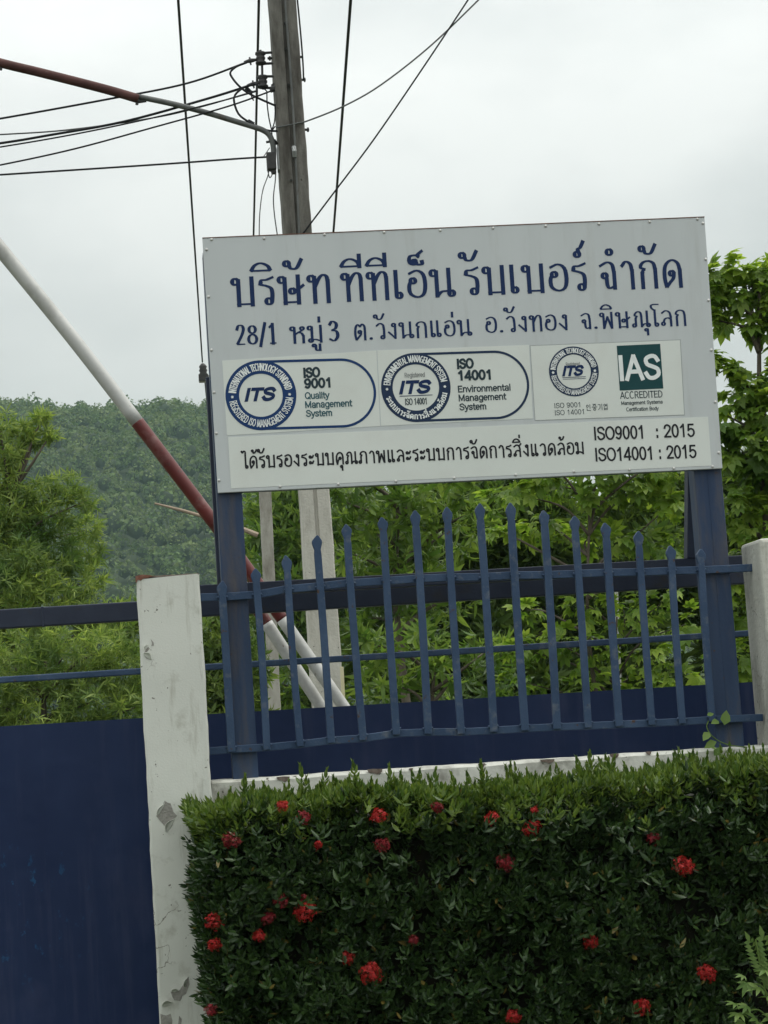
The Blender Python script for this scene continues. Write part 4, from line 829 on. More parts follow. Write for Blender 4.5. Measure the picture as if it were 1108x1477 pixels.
# ================================================================== POLES, LAMP ARM, WIRES
MY = 9.0                                              # depth of the big pole
def section_pole(name, parent, lx, rx, Y, depth, z1, mat, groove=True, z0=-0.3):
    """square concrete pole whose left and right edges follow two pixel lines each"""
    def edge(p, q, z):
        A, B = at(*p, Y-depth/2), at(*q, Y-depth/2); return float(A[0]+(B[0]-A[0])*(z-A[2])/(B[2]-A[2]))
    nz = 60; rings = []
    for i in range(nz+1):
        z = z0+(z1-z0)*i/nz; a, b = edge(*lx, z), edge(*rx, z); w = b-a; y0, y1 = Y-depth/2, Y+depth/2
        j = lambda k: 0.0025*math.sin(z*7+k)+0.002*math.sin(z*19+2*k); c = 0.012
        if groove: xs = [(a+j(1), y0+c), (a+c+j(1), y0), (a+w*.43, y0), (a+w*.46, y0+.025), (a+w*.54, y0+.025), (a+w*.57, y0), (b-c+j(3), y0), (b+j(3), y0+c)]
        else: xs = [(a+j(1), y0+c), (a+c+j(1), y0), (b-c+j(3), y0), (b+j(3), y0+c)]
        xs += [(b+j(3), y1), (a+j(1), y1)]; rings.append([(x, y, z) for x, y in xs])
    n = len(rings[0]); mb = MB(); fs = [tuple(range(n*nz, n*nz+n)), tuple(range(n-1, -1, -1))]
    for i in range(nz):
        for k in range(n): fs.append((n*i+k, n*i+(k+1) % n, n*i+n+(k+1) % n, n*i+n+k))
    mb.add([p for r in rings for p in r], fs); return mb.build(name, mat, parent)
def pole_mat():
    """stained grey concrete; backlit shade painted in as dark brown above, pale below"""
    m, t, b = newmat('pole_weathered_shaded_concrete')
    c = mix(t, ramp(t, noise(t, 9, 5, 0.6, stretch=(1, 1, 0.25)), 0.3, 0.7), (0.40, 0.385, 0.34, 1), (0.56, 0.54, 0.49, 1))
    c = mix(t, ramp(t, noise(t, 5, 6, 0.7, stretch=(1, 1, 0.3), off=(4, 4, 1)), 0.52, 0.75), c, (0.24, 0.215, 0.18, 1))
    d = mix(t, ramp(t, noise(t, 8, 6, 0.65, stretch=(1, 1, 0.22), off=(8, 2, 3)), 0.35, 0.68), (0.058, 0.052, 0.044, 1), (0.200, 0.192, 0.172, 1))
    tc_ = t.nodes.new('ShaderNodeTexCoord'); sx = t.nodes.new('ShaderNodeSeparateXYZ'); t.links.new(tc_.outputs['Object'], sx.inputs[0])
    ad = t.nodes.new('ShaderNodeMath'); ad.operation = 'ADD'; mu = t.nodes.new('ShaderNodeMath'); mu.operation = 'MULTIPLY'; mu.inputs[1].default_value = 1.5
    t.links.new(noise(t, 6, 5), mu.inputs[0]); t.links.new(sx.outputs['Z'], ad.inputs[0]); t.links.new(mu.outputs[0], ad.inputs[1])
    c = mix(t, ramp(t, ad.outputs[0], 4.7, 5.5), c, d)  # height switch: shade of the backlit upper pole put into the colour
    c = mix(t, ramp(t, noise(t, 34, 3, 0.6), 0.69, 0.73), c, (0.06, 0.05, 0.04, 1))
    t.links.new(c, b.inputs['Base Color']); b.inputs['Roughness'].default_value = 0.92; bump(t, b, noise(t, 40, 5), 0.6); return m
M['pole_weathered_shaded'] = pole_mat()
mtop = zpx(400, -120, MY)
up_ = thing('utility_pole', 'tall square weathered concrete utility pole directly behind the sign, carrying black insulators', 'utility pole', (xpx(455, 800, MY), MY, 0))
section_pole('shaft', up_, ((389, 0), (433, 710)), ((427.5, 0), (476, 710)), MY, 0.25, mtop, M['pole_weathered_shaded'])
PF = MY-0.125
def tb(pts, Y, r, n=6, smooth_n=0):
    """tube through photograph pixels at depth Y (or per-point (x, y, Y))"""
    P = [at(p[0], p[1], p[2] if len(p) > 2 else Y) for p in pts]
    if smooth_n: P = curve3(P, smooth_n)
    mb = MB(); mb.tube(P, r, n); return mb
tb([(410, -60), (412, 10), (418, 90), (424, 180), (430, 300), (433, 380)], PF-0.02, 0.011, 8, 18).build('conduit', M['arm_steel'], up_, smooth=True)
tb([(426, -30), (433, 40), (437, 90), (438, 116)], PF, 0.008, 6, 14).build('side_cable', M['cable'], up_, smooth=True)
for (x, y) in ((412, 70), (416, 122), (411, 33), (420, 260)):
    tb([(x, y, PF-0.02), (x+.2, y, PF+0.02)], PF, 0.012, 8).build('bolt', M['dark_iron'], up_)
for a, b in (((434, 115), (441, 115)), ((438, 187), (446, 187)), ((433, 82), (436, 82)), ((386, 84), (393, 84))):
    tb([a, b], MY, 0.012, 8).build('bolt', M['dark_iron'], up_); tb([((a[0]+b[0])/2+1, a[1]), (b[0]-0.5 if b[0] > 400 else a[0]+2, b[1])], MY, 0.022, 8).build('bolt_nut', M['dark_iron'], up_)
# rack with spool insulators
RYk = MY-0.03
rk = MB()
for a, b in (((377, 76.5), (393, 75.5)), ((377, 92), (396, 91)), ((379, 110), (397, 110)), ((379, 126.5), (398, 127))):
    q = tb([a, b], RYk, 0.012, 6); rk.add(q.v, q.f)
q = tb([(375.5, 72), (378, 90), (378.5, 112), (380, 129)], RYk, 0.011, 6); rk.add(q.v, q.f)
rk.build('insulator_rack', M['dark_iron'], up_)
def spool(x, y, Yd, sc=1.0):
    c = at(x, y, Yd); mb = MB(); zs = [-.048, -.044, -.03, -.018, -.006, 0.006, .018, .03, .044, .048]; rs = [.012, .038, .040, .026, .034, .034, .026, .040, .038, .012]
    mb.tube([c+np.array([0, 0, z*sc]) for z in zs], [r*sc for r in rs], 14); return mb
spool(376, 84, RYk, 1.25).build('spool_insulator', M['dark_iron'], up_, smooth=True); spool(379, 118, RYk, 1.25).build('spool_insulator', M['dark_iron'], up_, smooth=True)
for p in ((361, 87.5), (365.5, 121)):
    q = tb([(p[0]-9, p[1]+2), (p[0], p[1]), (p[0]+12, p[1]-2)], RYk, [0.010, 0.022, 0.010], 8); q2 = tb([(p[0]-1, p[1]-5), (p[0]+1, p[1]+6)], RYk, 0.008, 6); q.add(q2.v, q2.f); q.build('dead_end_clamp', M['dark_iron'], up_)
for a, b, r in (((392, 129), (399, 125), .03), ((394, 121), (399, 130), .025), ((390, 131), (400, 127), .02)): tb([a, b], RYk-0.06, r, 8).build('tie_clamp', M['dark_iron'], up_)
for a, b, r in (((355, 127), (361, 133), .022), ((357.5, 174.5), (366, 179.5), .022), ((395, 202), (399, 208), .018)): tb([a, b], RYk, r, 8).build('cable_connector', M['cable'], up_)
lp = MB()
for pts, r in (([(356, 90), (341, 96), (332.5, 104), (335, 112), (345, 124), (358, 134), (376, 143), (399, 153)], .010),
               ([(362, 122), (350, 127), (339, 137), (338, 148), (344, 164), (356, 174), (372, 183), (386, 188), (400, 189)], .010),
               ([(385, 134), (385.5, 150), (388, 170), (392, 188)], .006), ([(397.5, 150), (396, 175), (392, 188), (397, 182)], .006),
               ([(392, 188), (393, 203), (396, 225)], .006), ([(364, 131), (363, 139), (366, 145)], .006), ([(366, 121), (380, 127), (386, 133)], .006)):
    q = tb(pts, RYk-0.03, r, 6, 30); lp.add(q.v, q.f)
lp.build('jumper_cable', M['cable'], up_, smooth=True)
dl = MB()
for pts, r in (([(388, 246), (386, 255), (379, 275), (375, 305), (374, 335), (375, 365)], .005), ([(398, 246), (397, 262), (394.5, 285), (396, 310), (401, 345)], .0055), ([(386, 244), (389, 256), (393, 250), (388, 245)], .005), ([(389, 213), (383, 222), (380, 226)], .004)):
    q = tb(pts, RYk-0.04, r, 6, 24); dl.add(q.v, q.f)
dl.build('hanging_cable', M['cable_grey'], up_, smooth=True)
q = tb([(424, 212, PF-0.03), (424.5, 218, PF-0.05), (425, 226, PF-0.03)], PF, 0.022, 8); q.build('cable_clamp', M['galv'], up_)
# lamp arm
LYm = MY-0.05
la = thing('lamp_arm', 'rusty red and grey bent lamp arm clamped to the big concrete pole', 'lamp arm', at(392, 235, LYm))
tb([(394.5, 236), (394.5, 215), (392.5, 203), (388, 194), (380, 188), (368, 183.5), (340, 175), (300, 163), (250, 150), (193, 138)], LYm, 0.026, 10, 50).build('arm_tube', M['arm_steel'], la, smooth=True)
tb([(200, 142.5), (150, 128), (60, 105), (2, 91), (-90, 66)], LYm, 0.042, 12, 16).build('outer_tube', M['red_brown'], la, smooth=True)
mb = MB(); p = at(391.5, 234, LYm); mb.box((p[0]-.042, p[1]-.05, p[2]-.075), (p[0]+.042, p[1]+.05, p[2]+.085)); mb.build('clamp_block', M['dark_iron'], la, bevel=0.008)
mb = MB(); p = at(403.5, 230, LYm); mb.box((p[0]-.022, p[1]-.06, p[2]-.11), (p[0]+.03, p[1]+.06, p[2]+.115)); mb.build('clamp_plate', M['galv'], la, bevel=0.005)
mb = MB(); p = at(394.5, 246, LYm); mb.box((p[0]-.02, p[1]-.03, p[2]-.03), (p[0]+.02, p[1]+.03, p[2]+.04)); mb.build('clamp_foot', M['dark_iron'], la, bevel=0.005)
for a, b, r in (((198, 143), (197.5, 151), .014), ((197, 147), (211, 145), .016), ((1.5, 92), (1, 101), .014), ((384, 205), (390, 204), .012)): tb([a, b], LYm, r, 8).build('clamp_bolt', M['dark_iron'], la)
# wires (each its own thing)
def wire(pts, r, label, mat='cable', n=40, group='overhead wires', nn=6):
    mb = tb(pts, None, r, nn, n); o = mb.build('power_line', M[mat], None, smooth=True); tag(o, label, 'power line', group); return o
W0 = RYk
wire([(362, 87.5, W0), (270, 120, W0), (150, 144, W0), (0, 171, W0), (-160, 197, W0), (-700, 262, W0)], .0095, 'topmost black wire running left from the upper insulator on the big pole')
wire([(367, 121, W0), (300, 142, W0), (180, 175, W0), (70, 195, W0), (0, 206.5, W0), (-160, 228, W0), (-700, 290, W0)], .0115, 'thick black wire running left from the lower insulator on the big pole')
wire([(372, 130, W0+.1), (290, 154, W0+.1), (220, 170, W0+.1), (100, 187, W0+.1), (0, 194, W0+.1), (-160, 202, W0+.1), (-700, 230, W0+.1)], .007, 'thinnest grey wire crossing close behind the thick black wire at left', 'cable_grey')
wire([(372, 131, W0-.1), (310, 148, W0-.1), (220, 170, W0-.1), (110, 193, W0-.1), (0, 212, W0-.1), (-160, 236, W0-.1), (-700, 300, W0-.1)], .0072, 'thin dark wire just below the thick black wire, running to the left edge')
wire([(397, 129, W0-.05), (330, 153, W0-.05), (220, 184, W0-.05), (110, 214, W0-.05), (0, 238, W0-.05), (-160, 268, W0-.05), (-700, 350, W0-.05)], .0078, 'dark wire dropping lowest through the lamp arm from the pole side to the left edge')
wire([(391, 226, W0-.02), (340, 229, W0-.02), (230, 237, W0-.02), (0, 252, W0-.02), (-160, 262, W0-.02), (-700, 290, W0-.02)], .0088, 'almost level black wire ending at the clamp of the lamp arm')
wire([(398, 184, PF-.02), (428, 178, PF-.02), (447, 173, PF), (498, 152, PF), (550, 122, PF), (620, 67, PF), (690, 0, PF), (790, -100, PF)], .0075, 'slack thin wire rising right from the middle of the big pole', 'cable_grey')
wire([(425, 352, PF-.02), (440, 333, PF-.02), (480, 280, PF-.02), (540, 200, PF-.02), (610, 98, PF-.02), (675, 0, PF-.02), (740, -100, PF)], .0075, 'straight black wire slanting from the sign top up to the upper right')
# far pole with crossarm, and three lines over the viewer's head
FYd = 34.0
fp = thing('utility_pole', 'slim pale concrete pole far behind the left sign post, crossarm hidden by the sign', 'utility pole', (xpx(395, 900, FYd), FYd, 0))
section_pole('shaft', fp, ((374, 700), (388.5, 1020)), ((391, 700), (405, 1020)), FYd, 0.25, zpx(378, 470, FYd), M['pole_concrete'], False)
mb = MB(); mb.bar([at(287, 547, FYd-.18), at(475, 538.5, FYd-.18)], 0.11, 0.14); mb.build('crossarm', M['pole_concrete'], fp)
mb = MB(); mb.box(tuple(at(287, 549, FYd-.3)), tuple(at(300, 540.5, FYd-.18))); mb.build('end_bracket', M['dark_iron'], fp)
for x, y in ((293, 533), (372, 529), (468, 525)):
    c = at(x, y, FYd-.18); mb = MB(); mb.tube([c+np.array([0, 0, z]) for z in (-.17, -.15, -.10, -.06, -.02, .02, .06, .10, .13)], [.03, .075, .09, .07, .09, .07, .085, .06, .03], 12); mb.build('pin_insulator', M['dark_iron'], fp, smooth=True)
def overhead(pnear, pfar, zoff, r, label):
    Fp = at(*pfar, FYd-.18)
    # the depth where the pixel's line of sight reaches the wire's height
    best = min(np.linspace(5, 28, 400), key=lambda Y: abs(at(*pnear, Y)[2]-(Fp[2]+zoff))); Np = at(*pnear, best); d = Np-Fp
    P = [Fp, Fp+d*.33+np.array([0, 0, -.05]), Fp+d*.66+np.array([0, 0, -.06]), Np, Np+d*0.6, Np+d*1.3]
    mb = MB(); mb.tube(P, r, 6); tag(mb.build('power_line', M['cable'], None), label, 'power line', 'lines over the road')
overhead((257, -1), (292, 522),   .10, .016, 'black line coming from overhead to the insulator at the left edge of the sign')
overhead((373.5, -1), (361, 522),  .10, .0155, 'black line passing in front of the insulators beside the big pole')
overhead((506, -1), (466, 522),  .10, .018, 'black line coming down right of the big pole to behind the sign')
wire([(293.5, 528, FYd-.18), (297, 565, FYd+9), (301, 610, FYd+25), (306, 662, FYd+50)], .016, 'faint line running on beyond the insulator at the left edge of the sign', n=20, group='lines over the road')
# thin stakes behind the gate
for (p0, p1, w, Y, lab, mt) in (((493, 962), (499, 1080), 0.028, 7.5, 'thin pale yellow stake beside the foot of the big pole', 'yellow_post'), ((889, 850), (897, 1060), 0.025, 6.5, 'thin white stake among the leaves toward the right of the fence', 'white_tube')):
    A, B = at(*p0, Y), at(*p1, Y); B = A+(B-A)*((0.0-A[2])/(B[2]-A[2])); mb = MB(); mb.bar([B, A], w, w, up=(0, 1, 0)); o = mb.build('stake', M[mt], None, bevel=0.003); tag(o, lab, 'stake')
# barrier arms
BY = 2.5
def arm(name, pts, Y, cuts, label, r=0.043):
    """striped tube: pts are the axis, cuts = [(from, to, material, part)] as fractions of the pixel y"""
    o = thing(name, label, 'boom barrier', at(*pts[-1], Y)*np.array([1, 1, 0])); P = curve3([at(*p, Y) for p in pts], 60); ys = curve3([np.array(p, float) for p in pts], 60)
    for (a, b, m_, pn) in cuts:
        sel = [p for p, q in zip(P, ys) if a < q[1] < b]
        def pt(v):
            i = max(1, min(len(ys)-1, next((k for k in range(len(ys)) if ys[k][1] >= v), len(ys)-1))); t = (v-ys[i-1][1])/(ys[i][1]-ys[i-1][1]); return P[i-1]+(P[i]-P[i-1])*t
        pp = [pt(a)]+sel+[pt(b)]; zz = [min(1, max(0, (q[2]-1.6)/3.0)) for q in pp]; mb = MB(); mb.tube(pp, [r*(0.80+0.20*q) for q in zz], 20); mb.build(pn, M[m_], o, smooth=True)
    return o
a1 = arm('boom_barrier', [(-70, 273), (2, 361), (105, 488), (199, 610), (301, 744), (358, 822), (405, 890), (490, 1011), (530, 1070)], BY, [(275, 609, 'white_tube', 'white_section'), (609, 893, 'red_tube', 'red_section'), (893, 1068, 'white_tube', 'white_section')], 'long red and white barrier arm slanting up to the left edge of the photo')
a2 = arm('boom_barrier', [(298, 765), (335, 822), (384, 898), (457, 1010), (496, 1070)], BY+0.10, [(806, 899, 'red_tube', 'red_section'), (899, 1068, 'white_tube', 'white_section')], 'short lower red and white tube lying alongside the long barrier arm')
p = at(515, 1070, BY); st = thing('barrier_post', 'squat post carrying the barrier arms behind the navy gate sheet', 'barrier post', (p[0], BY, 0))
mb = MB(); mb.box((p[0]-.14, BY-.12, 0), (p[0]+.2, BY+.2, p[2]-0.03)); mb.build('housing', M['white_tube'], st, bevel=0.02)
# dead branch
br = tb([(223, 726), (262, 736), (300, 747), (352, 764), (372, 772)], 5.2, [.007, .012, .014, .018, .02], 8, 0).build('bare_branch', M['dry_wood']); tag(br, 'bare dry branch poking out behind the red part of the barrier arm', 'branch')

# ================================================================== PLANTS
def K(px, py, Y, r, ry=None, dz=0.9):
    p = at(px, py, Y); m_ = ppm(Y); return (p, (r/m_, (r if ry is None else ry)/m_, r*dz/m_))
def blob(x0, x1, y0, y1, n, Y, r0, r1, dY=0.8):
    return [K(random.uniform(x0, x1), random.uniform(y0, y1), Y+random.uniform(-dY, dY), random.uniform(r0, r1)) for _ in range(n)]
def foot(px, Y): p = at(px, 1000, Y); return (float(p[0]), Y, 0.0)
# left feathery tree
Y = 16
cl = [K(10, 650, Y, 26), K(36, 620, Y, 11), K(60, 603, Y, 9), K(0, 612, Y, 22), K(5, 690, Y, 34), K(-40, 640, Y, 45), K(72, 628, Y, 9), K(48, 636, Y, 9), K(14, 735, Y, 36), K(60, 715, Y, 26), K(98, 702, Y, 22), K(125, 722, Y, 18), K(75, 750, Y, 30), K(122, 765, Y+.5, 24), K(40, 770, Y, 30), K(-40, 790, Y, 70), K(35, 815, Y-.4, 42), K(90, 805, Y, 30), K(132, 800, Y+.3, 18), K(125, 840, Y, 24), K(10, 860, Y-.5, 50), K(75, 862, Y-.3, 36), K(118, 885, Y, 34), K(160, 888, Y, 22), K(-130, 720, Y, 80), K(-170, 840, Y, 90), K(-60, 900, Y, 80), K(40, 920, Y, 50)]
tree('feathery_tree', 'light green feathery tree at the left edge in front of the hill', 'tree', foot(-10, Y), cl, T_FAN, 1500, 0.13, M['leaf_feather'], droop=0.25, out=0.8, trunk_r=0.055, shell=0.35, top=at(15, 715, 16))
Y = 13.5
cl = [K(20, 960, Y, 62), K(90, 950, Y, 55), K(150, 935, Y, 42), K(185, 960, Y, 36), K(60, 1030, Y, 65), K(140, 1010, Y, 55), K(195, 1020, Y, 45), K(-40, 1010, Y, 70), K(-150, 1000, Y, 80), K(-10, 1080, Y, 70), K(100, 1090, Y, 70)]
tree('feathery_tree', 'low pale green feathery shrub filling the gap above the navy gate at left', 'tree', foot(70, Y), cl, T_FAN, 1300, 0.115, M['leaf_feather'], droop=0.2, shell=0.35, trunk_r=0.07)
Y = 22
cl = [K(205, 915, Y, 42), K(260, 950, Y, 50), K(310, 925, Y, 42), K(345, 960, Y, 45), K(290, 1000, Y, 50), K(340, 1020, Y, 45), K(230, 1000, Y, 50), K(325, 890, Y, 24), K(180, 890, Y, 26), K(280, 1080, Y, 80)]
tree('leafy_shrub', 'dull green shrub between the white gate pillar and the left sign post', 'shrub', foot(290, Y), cl, T_BUNCH, 900, 0.19, M['leaf_bush'], droop=0.2, trunk_r=0.06)
# dark trees filling the distance behind the sign
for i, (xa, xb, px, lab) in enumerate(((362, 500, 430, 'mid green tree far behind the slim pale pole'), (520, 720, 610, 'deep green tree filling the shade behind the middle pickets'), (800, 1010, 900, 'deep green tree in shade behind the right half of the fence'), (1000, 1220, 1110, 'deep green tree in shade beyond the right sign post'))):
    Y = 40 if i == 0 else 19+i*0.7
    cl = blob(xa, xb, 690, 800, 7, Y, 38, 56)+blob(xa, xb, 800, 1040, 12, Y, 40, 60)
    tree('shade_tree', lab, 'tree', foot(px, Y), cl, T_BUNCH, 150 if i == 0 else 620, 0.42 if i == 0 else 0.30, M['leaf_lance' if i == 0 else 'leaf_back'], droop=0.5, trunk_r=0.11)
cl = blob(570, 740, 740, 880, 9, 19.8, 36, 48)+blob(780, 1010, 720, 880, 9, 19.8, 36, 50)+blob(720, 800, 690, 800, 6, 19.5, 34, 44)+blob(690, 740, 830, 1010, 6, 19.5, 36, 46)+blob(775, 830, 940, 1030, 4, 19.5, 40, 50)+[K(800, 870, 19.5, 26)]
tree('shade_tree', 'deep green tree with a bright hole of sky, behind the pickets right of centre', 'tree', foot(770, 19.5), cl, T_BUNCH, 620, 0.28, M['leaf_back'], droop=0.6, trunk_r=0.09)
# hanging lance-leaved tree, middle
Y = 11
cl = [K(500, 725, Y, 36), K(545, 770, Y, 44), K(512, 800, Y+.4, 34), K(590, 730, Y, 46), K(640, 770, Y+.3, 50), K(600, 820, Y, 42), K(560, 860, Y+.2, 34), K(690, 735, Y, 42), K(530, 890, Y+.4, 30), K(655, 860, Y, 36), K(500, 690, Y, 36), K(640, 690, Y, 40), K(620, 900, Y+.5, 34), K(560, 940, Y+.5, 34)]
tree('lance_leaved_tree', 'mid green tree with hanging lance leaves close behind the middle of the fence', 'tree', foot(570, Y), cl, T_BUNCH, 420, 0.19, M['leaf_lance'], droop=0.75, trunk_r=0.07, shell=0.4)
cl = [K(555, 985, 9, 38), K(610, 930, 9, 34), K(650, 980, 9, 40), K(700, 940, 9, 36), K(540, 930, 9, 26), K(720, 1000, 9, 38)]
tree('lance_leaved_shrub', 'low dark shrub with lance leaves just above the gate sheet, left of centre', 'shrub', foot(620, 9), cl, T_BUNCH, 420, 0.165, M['leaf_lance'], droop=0.5, trunk_r=0.05)
# lobed-leaf sapling, right
Y = 5.0
cl = [K(740, 712, Y, 40, dz=.5), K(800, 700, Y+.3, 45, dz=.5), K(860, 715, Y, 46, dz=.5), K(920, 705, Y, 46, dz=.5), K(965, 730, Y, 36, dz=.6), K(780, 760, Y+.5, 44, dz=.5), K(850, 775, Y+.3, 44, dz=.5), K(905, 780, Y, 42, dz=.6), K(960, 790, Y, 34), K(880, 660, Y, 60), K(780, 660, Y, 50), K(720, 765, Y+.6, 30, dz=.5), K(960, 660, Y, 60)]
tree('lobed_leaf_sapling', 'yellow green sapling with lobed leaves spreading just below the sign, right of centre', 'tree', foot(860, Y), cl, T_LOBED, 1150, 0.095, M['leaf_palm'], droop=0.2, out=0.7, trunk_r=0.03, shell=0.3, top=at(850, 740, Y))
cl = [K(760, 880, Y+1, 22), K(840, 870, Y, 40), K(900, 880, Y, 42), K(955, 870, Y, 40), K(870, 930, Y, 44), K(940, 940, Y, 46), K(800, 925, Y, 36), K(745, 935, Y, 28), K(760, 985, Y, 38), K(850, 990, Y, 40), K(925, 1000, Y, 44), K(985, 980, Y, 36), K(990, 900, Y, 34)]
tree('lobed_leaf_sapling', 'lower lobed-leaf sapling seen through the right half of the fence', 'tree', foot(890, Y+.4), cl, T_LOBED, 850, 0.085, M['leaf_palm'], droop=0.25, out=0.7, trunk_r=0.025, shell=0.3, top=at(890, 890, Y))
Y = 6.0
cl = [K(1035, 395, Y, 22), K(1060, 385, Y, 22), K(1095, 390, Y, 26), K(1030, 425, Y, 20), K(1065, 425, Y, 28), K(1105, 430, Y, 34), K(1035, 462, Y, 20), K(1080, 468, Y, 24), K(1115, 475, Y, 22), K(1130, 400, Y, 50), K(1030, 520, Y, 16), K(1060, 530, Y, 14), K(1075, 565, Y, 34), K(1050, 600, Y, 38), K(1105, 590, Y, 46), K(1070, 650, Y, 46), K(1110, 680, Y, 50), K(1060, 730, Y, 40), K(1100, 760, Y, 45), K(1150, 540, Y, 60), K(1170, 680, Y, 70), K(1020, 640, Y, 40), K(1085, 820, Y, 50), K(1060, 870, Y, 40), K(1060, 960, Y, 45), K(1150, 830, Y, 70)]
tree('lobed_leaf_tree', 'tall green tree with lobed leaves standing right of the sign', 'tree', foot(1120, Y), cl, T_LOBED, 1500, 0.105, M['leaf_palm'], droop=0.35, out=0.6, trunk_r=0.05, shell=0.35, top=at(1095, 420, Y))

# ---- flowering hedge in front of the wall
HX0, HX1 = xpx(296, 1250, -0.55), pr0+0.55
HF, HB = -0.80, -0.16                       # front and back depth
def htop(x): return zpx(700, 1112, HF)-0.115+0.018*np.sin(x*3.1)+0.012*np.sin(x*7.7+1)-0.06*np.exp(-((x-HX0)/0.07)**2)+0.015*np.sin(x*17+.5)
hd = thing('flowering_hedge', 'dense dark green clipped hedge with red flower heads in front of the white wall', 'hedge', ((HX0+HX1)/2, -0.48, 0))
def hshift(z): return 0.0+0.10*np.clip((0.9-z)/0.9, 0, 1)          # foot of the left end is drawn in
def hedge_pts():
    P, Nn = [], []
    def addp(x, y, z, n): P.append(np.stack([x, y, z], 1)); Nn.append(n)
    nf = 8600
    x = RNG.uniform(HX0+.03, HX1, nf); z = RNG.uniform(0.05, 1, nf)**0.9*(htop(0)); dep = RNG.random(nf)**1.3*0.19+0.07*(np.sin(x*8+3)*np.sin(z*9+1) > 0.55)
    wav = 0.035*np.sin(x*5+z*3)+0.03*np.sin(x*11-z*7+2)+0.02*np.sin(z*15+x*3); x = x+hshift(z)*(x < HX0+0.3)
    addp(x, HF+dep+wav+0.03+0.10*np.clip((z-htop(x)+0.12)/0.12, 0, 1)**2, z, np.stack([0*x, -1+0*x, 0.15+0*x], 1))
    ntp = 2900
    x = RNG.uniform(HX0+.02, HX1, ntp); y = RNG.uniform(HF+.06, HB, ntp); z = htop(x)-RNG.random(ntp)**1.5*0.07
    addp(x, y, z, np.stack([0*x, -0.25+0*x, 1+0*x], 1))
    nl = 1500
    y = RNG.uniform(HF+.04, HB, nl); z = RNG.uniform(0.05, 1, nl)*htop(0); x = HX0+hshift(z)+RNG.random(nl)**1.5*0.10+0.03*np.sin(y*9+z*6)+0.02*np.sin(z*17)
    addp(x, y, z, np.stack([-1+0*x, -0.3+0*x, 0.2+0*x], 1))
    nb = 90     # stray shoots reaching out of the clipped faces
    y = RNG.uniform(HF, HB, nb); z = RNG.uniform(0.1, 1, nb)*htop(0); x = HX0+hshift(z)-0.045*RNG.random(nb); addp(x, y, z, np.stack([-1+0*x, -0.2+0*x, 0.5+0*x], 1))
    x = RNG.uniform(HX0, HX1, 260); z = RNG.uniform(0.1, 1, 260)*htop(0); addp(x, HF-0.05*RNG.random(260)+0*x, z, np.stack([0*x, -1+0*x, 0.5+0*x], 1))
    return np.concatenate(P), np.concatenate(Nn)
P, Nn = hedge_pts(); n = len(P)
d = Nn*0.75+np.array([0, 0, 0.55])+RNG.normal(size=(n, 3))*0.33; up = RNG.normal(size=(n, 3))+np.array([0, -0.6, 0.3])
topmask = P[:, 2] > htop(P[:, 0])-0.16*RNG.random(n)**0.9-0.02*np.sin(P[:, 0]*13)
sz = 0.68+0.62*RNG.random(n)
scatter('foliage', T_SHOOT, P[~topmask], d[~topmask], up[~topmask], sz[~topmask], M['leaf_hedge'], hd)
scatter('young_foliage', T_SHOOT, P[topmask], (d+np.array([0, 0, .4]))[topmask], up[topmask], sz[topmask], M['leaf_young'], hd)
# taller shoots standing out of the top
xs = list(RNG.uniform(HX0+.02, HX1, 260)); ys = list(RNG.uniform(HF+.03, HB-.05, 260)); hs = list(0.10*RNG.random(260)**2.2)
for (px, h) in ((268, .05), (293, .06), (437, .14), (512, .10), (567, .11), (695, .17), (856, .13), (805, .10), (925, .05), (350, .03), (640, .03)):
    xs.append(xpx(px, 1110, HF+.1)); ys.append(HF+.1); hs.append(h)
sx, sd, su, ss = [], [], [], []
for x, y, h in zip(xs, ys, hs):
    for k in range(1+int(h/0.03)):
        sx.append((x+random.uniform(-.006, .006), y, float(htop(x))+h*(k+1)/(1+int(h/0.03))-0.03)); sd.append((random.gauss(0, .15), random.gauss(-.05, .15), 1)); su.append((random.gauss(0, 1), random.gauss(0, 1), .1)); ss.append(random.uniform(.75, 1.1))
scatter('top_shoots', T_TALL, np.array(sx), np.array(sd), np.array(su), np.array(ss), M['leaf_young'], hd)
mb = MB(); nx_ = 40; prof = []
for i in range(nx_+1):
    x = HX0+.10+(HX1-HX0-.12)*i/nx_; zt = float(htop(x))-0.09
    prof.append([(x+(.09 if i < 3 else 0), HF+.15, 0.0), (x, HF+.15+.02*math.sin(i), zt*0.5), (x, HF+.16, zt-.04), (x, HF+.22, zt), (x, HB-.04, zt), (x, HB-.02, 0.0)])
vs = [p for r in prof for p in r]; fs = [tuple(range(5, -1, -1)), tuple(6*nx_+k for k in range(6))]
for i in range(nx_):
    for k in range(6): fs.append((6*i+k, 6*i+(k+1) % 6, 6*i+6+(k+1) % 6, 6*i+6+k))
mb.add(vs, fs); mb.build('inner_twigs', M['twig'], hd)
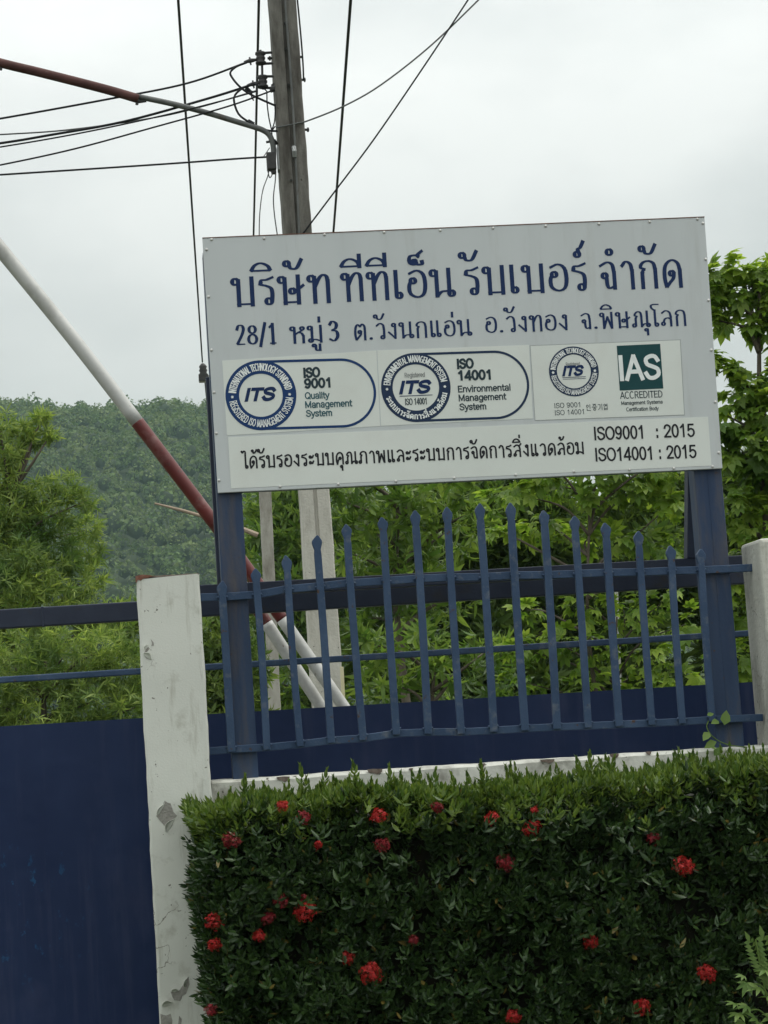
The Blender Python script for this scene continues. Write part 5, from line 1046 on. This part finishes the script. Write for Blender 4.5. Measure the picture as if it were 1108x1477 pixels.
# flower heads: domes of four-petalled florets
def floret_t():
    items = []
    for k in range(4):
        v = np.array([(0, 0, 0.0), (-.0026, .005, .0012), (0, .0105, -.0015), (.0026, .005, .0012)]); items.append(xf((v, [(0, 3, 2, 1)]), rot((0, 0, 1), k*math.pi/2+.3)))
    v = np.array([(-.0008, 0, 0), (.0008, 0, 0), (.0005, 0, -.028), (-.0005, 0, -.028)]); items.append((v, [(0, 1, 2, 3)])); items.append(xf((v, [(0, 1, 2, 3)]), rot((0, 0, 1), math.pi/2)))
    return join_t(items)
T_FLORET = floret_t()
fl = [(408, 1163, .55), (437, 1180, .7), (546, 1177, .75), (630, 1165, .55), (710, 1182, .7), (767, 1195, .85), (333, 1213, .85), (459, 1219, .4), (552, 1220, .75), (729, 1246, .9), (943, 1210, .65), (984, 1250, 1.05), (404, 1300, .75), (436, 1296, .5), (441, 1316, 1.05), (387, 1325, .65), (311, 1331, .95), (310, 1363, .65), (374, 1350, .6), (500, 1382, .75), (534, 1405, 1.15), (852, 1360, .75), (596, 1357, .5), (1019, 1405, .95), (925, 1453, .9), (740, 1467, .75), (303, 1458, .6), (771, 1169, .3)]
for i, (px, py, sc) in enumerate(fl):
    c = at(px, py, HF-0.02+(0.035 if i % 3 == 1 else 0.0)); nf = int(24+62*sc*sc); u = unit(nf*3); ax = np.array([random.gauss(0, .25), -0.85, 0.5]); ax /= np.linalg.norm(ax); u = u[(u @ ax) > -0.15][:nf]
    R0 = 0.043*sc; rad = R0*(0.62+0.55*RNG.random(len(u))); P_ = c+u*rad[:, None]*np.array([1, 1, .92])
    # frames grow along +Y in the template; florets face out along their local z
    uu = u+RNG.normal(size=u.shape)*0.45; tang = np.cross(uu, RNG.normal(size=u.shape)); tt = scatter_arrays(T_FLORET, P_, tang, uu, np.full(len(u), 0.92)*(0.85+0.3*RNG.random(len(u))))
    link_mesh('flower_head', nmesh('flower_head', *tt), M['petal_dark' if i in (1, 3, 6, 8, 9, 10, 12, 13, 15, 26, 22) else 'petal'], hd)
# climbing weed on the wall top at right
wv = thing('creeping_weed', 'small light green creeping weed on the wall top by the right sign post', 'weed', at(1030, 1075, -0.12))
tb([(1078, 1078, -.1), (1050, 1074, -.115), (1030, 1064, -.12), (1020, 1050, -.11), (1022, 1040, -.1)], None, .003, 5, 20).build('stem', M['leaf_weed'], wv)
lp_ = [(1045, 1046, 1.0), (1037, 1040, .7), (1034, 1070, .9), (1023, 1056, .8), (998, 1090, .9), (1006, 1096, .9), (1026, 1078, .6), (1020, 1032, .5), (1030, 1090, .8)]
Pl = np.array([at(x, y, -.13) for x, y, s_c in lp_]); scatter('leaves', leaf_t(.07, .05, .15, .3), Pl, RNG.normal(size=Pl.shape)*np.array([1, .4, .5])+np.array([0, -.2, .1]), np.tile([0.1, -.8, .6], (len(Pl), 1)), np.array([q[2] for q in lp_]), M['leaf_weed'], wv)
# pale green weed at the lower right corner, in front of the hedge
YW = -1.15
fw = thing('fern_weed', 'pale green fern-like weed at the lower right corner in front of the hedge', 'weed', (xpx(1120, 1450, YW), YW, 0))
for pts in ([(1135, 1520), (1112, 1460), (1100, 1410), (1090, 1355)], [(1135, 1520), (1120, 1440), (1108, 1400)], [(1140, 1520), (1100, 1460), (1070, 1462)], [(1140, 1520), (1105, 1430), (1078, 1418)], [(1150, 1520), (1128, 1440), (1118, 1380)]):
    tb([(x, y, YW) for x, y in pts], None, .0035, 5, 14).build('stem', M['leaf_weed'], fw)
Pl, Dl, Sl = [], [], []
for (x, y, s_c) in ((1066, 1462, .75), (1078, 1452, .7), (1060, 1448, .6), (1078, 1418, .75), (1095, 1425, .8), (1072, 1408, .5), (1104, 1400, .7), (1090, 1470, .8), (1105, 1480, .9), (1112, 1440, .9), (1072, 1475, .6), (1125, 1410, .9), (1118, 1465, .9)):
    Pl.append(at(x, y, YW)); Dl.append((random.gauss(-.5, .6), -.4, random.gauss(0, .4))); Sl.append(s_c)
scatter('leaves', lobed_t(5, .085, .34), np.array(Pl), np.array(Dl), np.tile([0, -.55, .8], (len(Pl), 1)), np.array(Sl), M['leaf_weed'], fw)
Pl = np.array([at(1120, 1440, YW), at(1112, 1425, YW), at(1130, 1450, YW)]); scatter('fronds', spray_t(12, 1, .15, .05, .22), Pl, np.array([(-.13, -.1, 1), (-.32, -.1, .9), (.1, -.1, 1)]), np.tile([0, -1, .2], (3, 1)), np.array([.24, .2, .22]), M['leaf_weed'], fw)

# ================================================================== HAZE
hz = MB(); hz.box((-1160, -260, -1.5), (1160, 1160, 200.0))
hm_, ht, hb = newmat('haze_air'); ht.nodes.remove(hb); pv = ht.nodes.new('ShaderNodeVolumePrincipled')
pv.inputs['Color'].default_value = (0.62, 0.90, 0.86, 1); pv.inputs['Density'].default_value = 0.00017; pv.inputs['Anisotropy'].default_value = 0.2
ht.links.new(pv.outputs[0], ht.nodes['Material Output'].inputs['Volume'])
ho = hz.build('haze', hm_); tag(ho, None, None, kind='stuff')
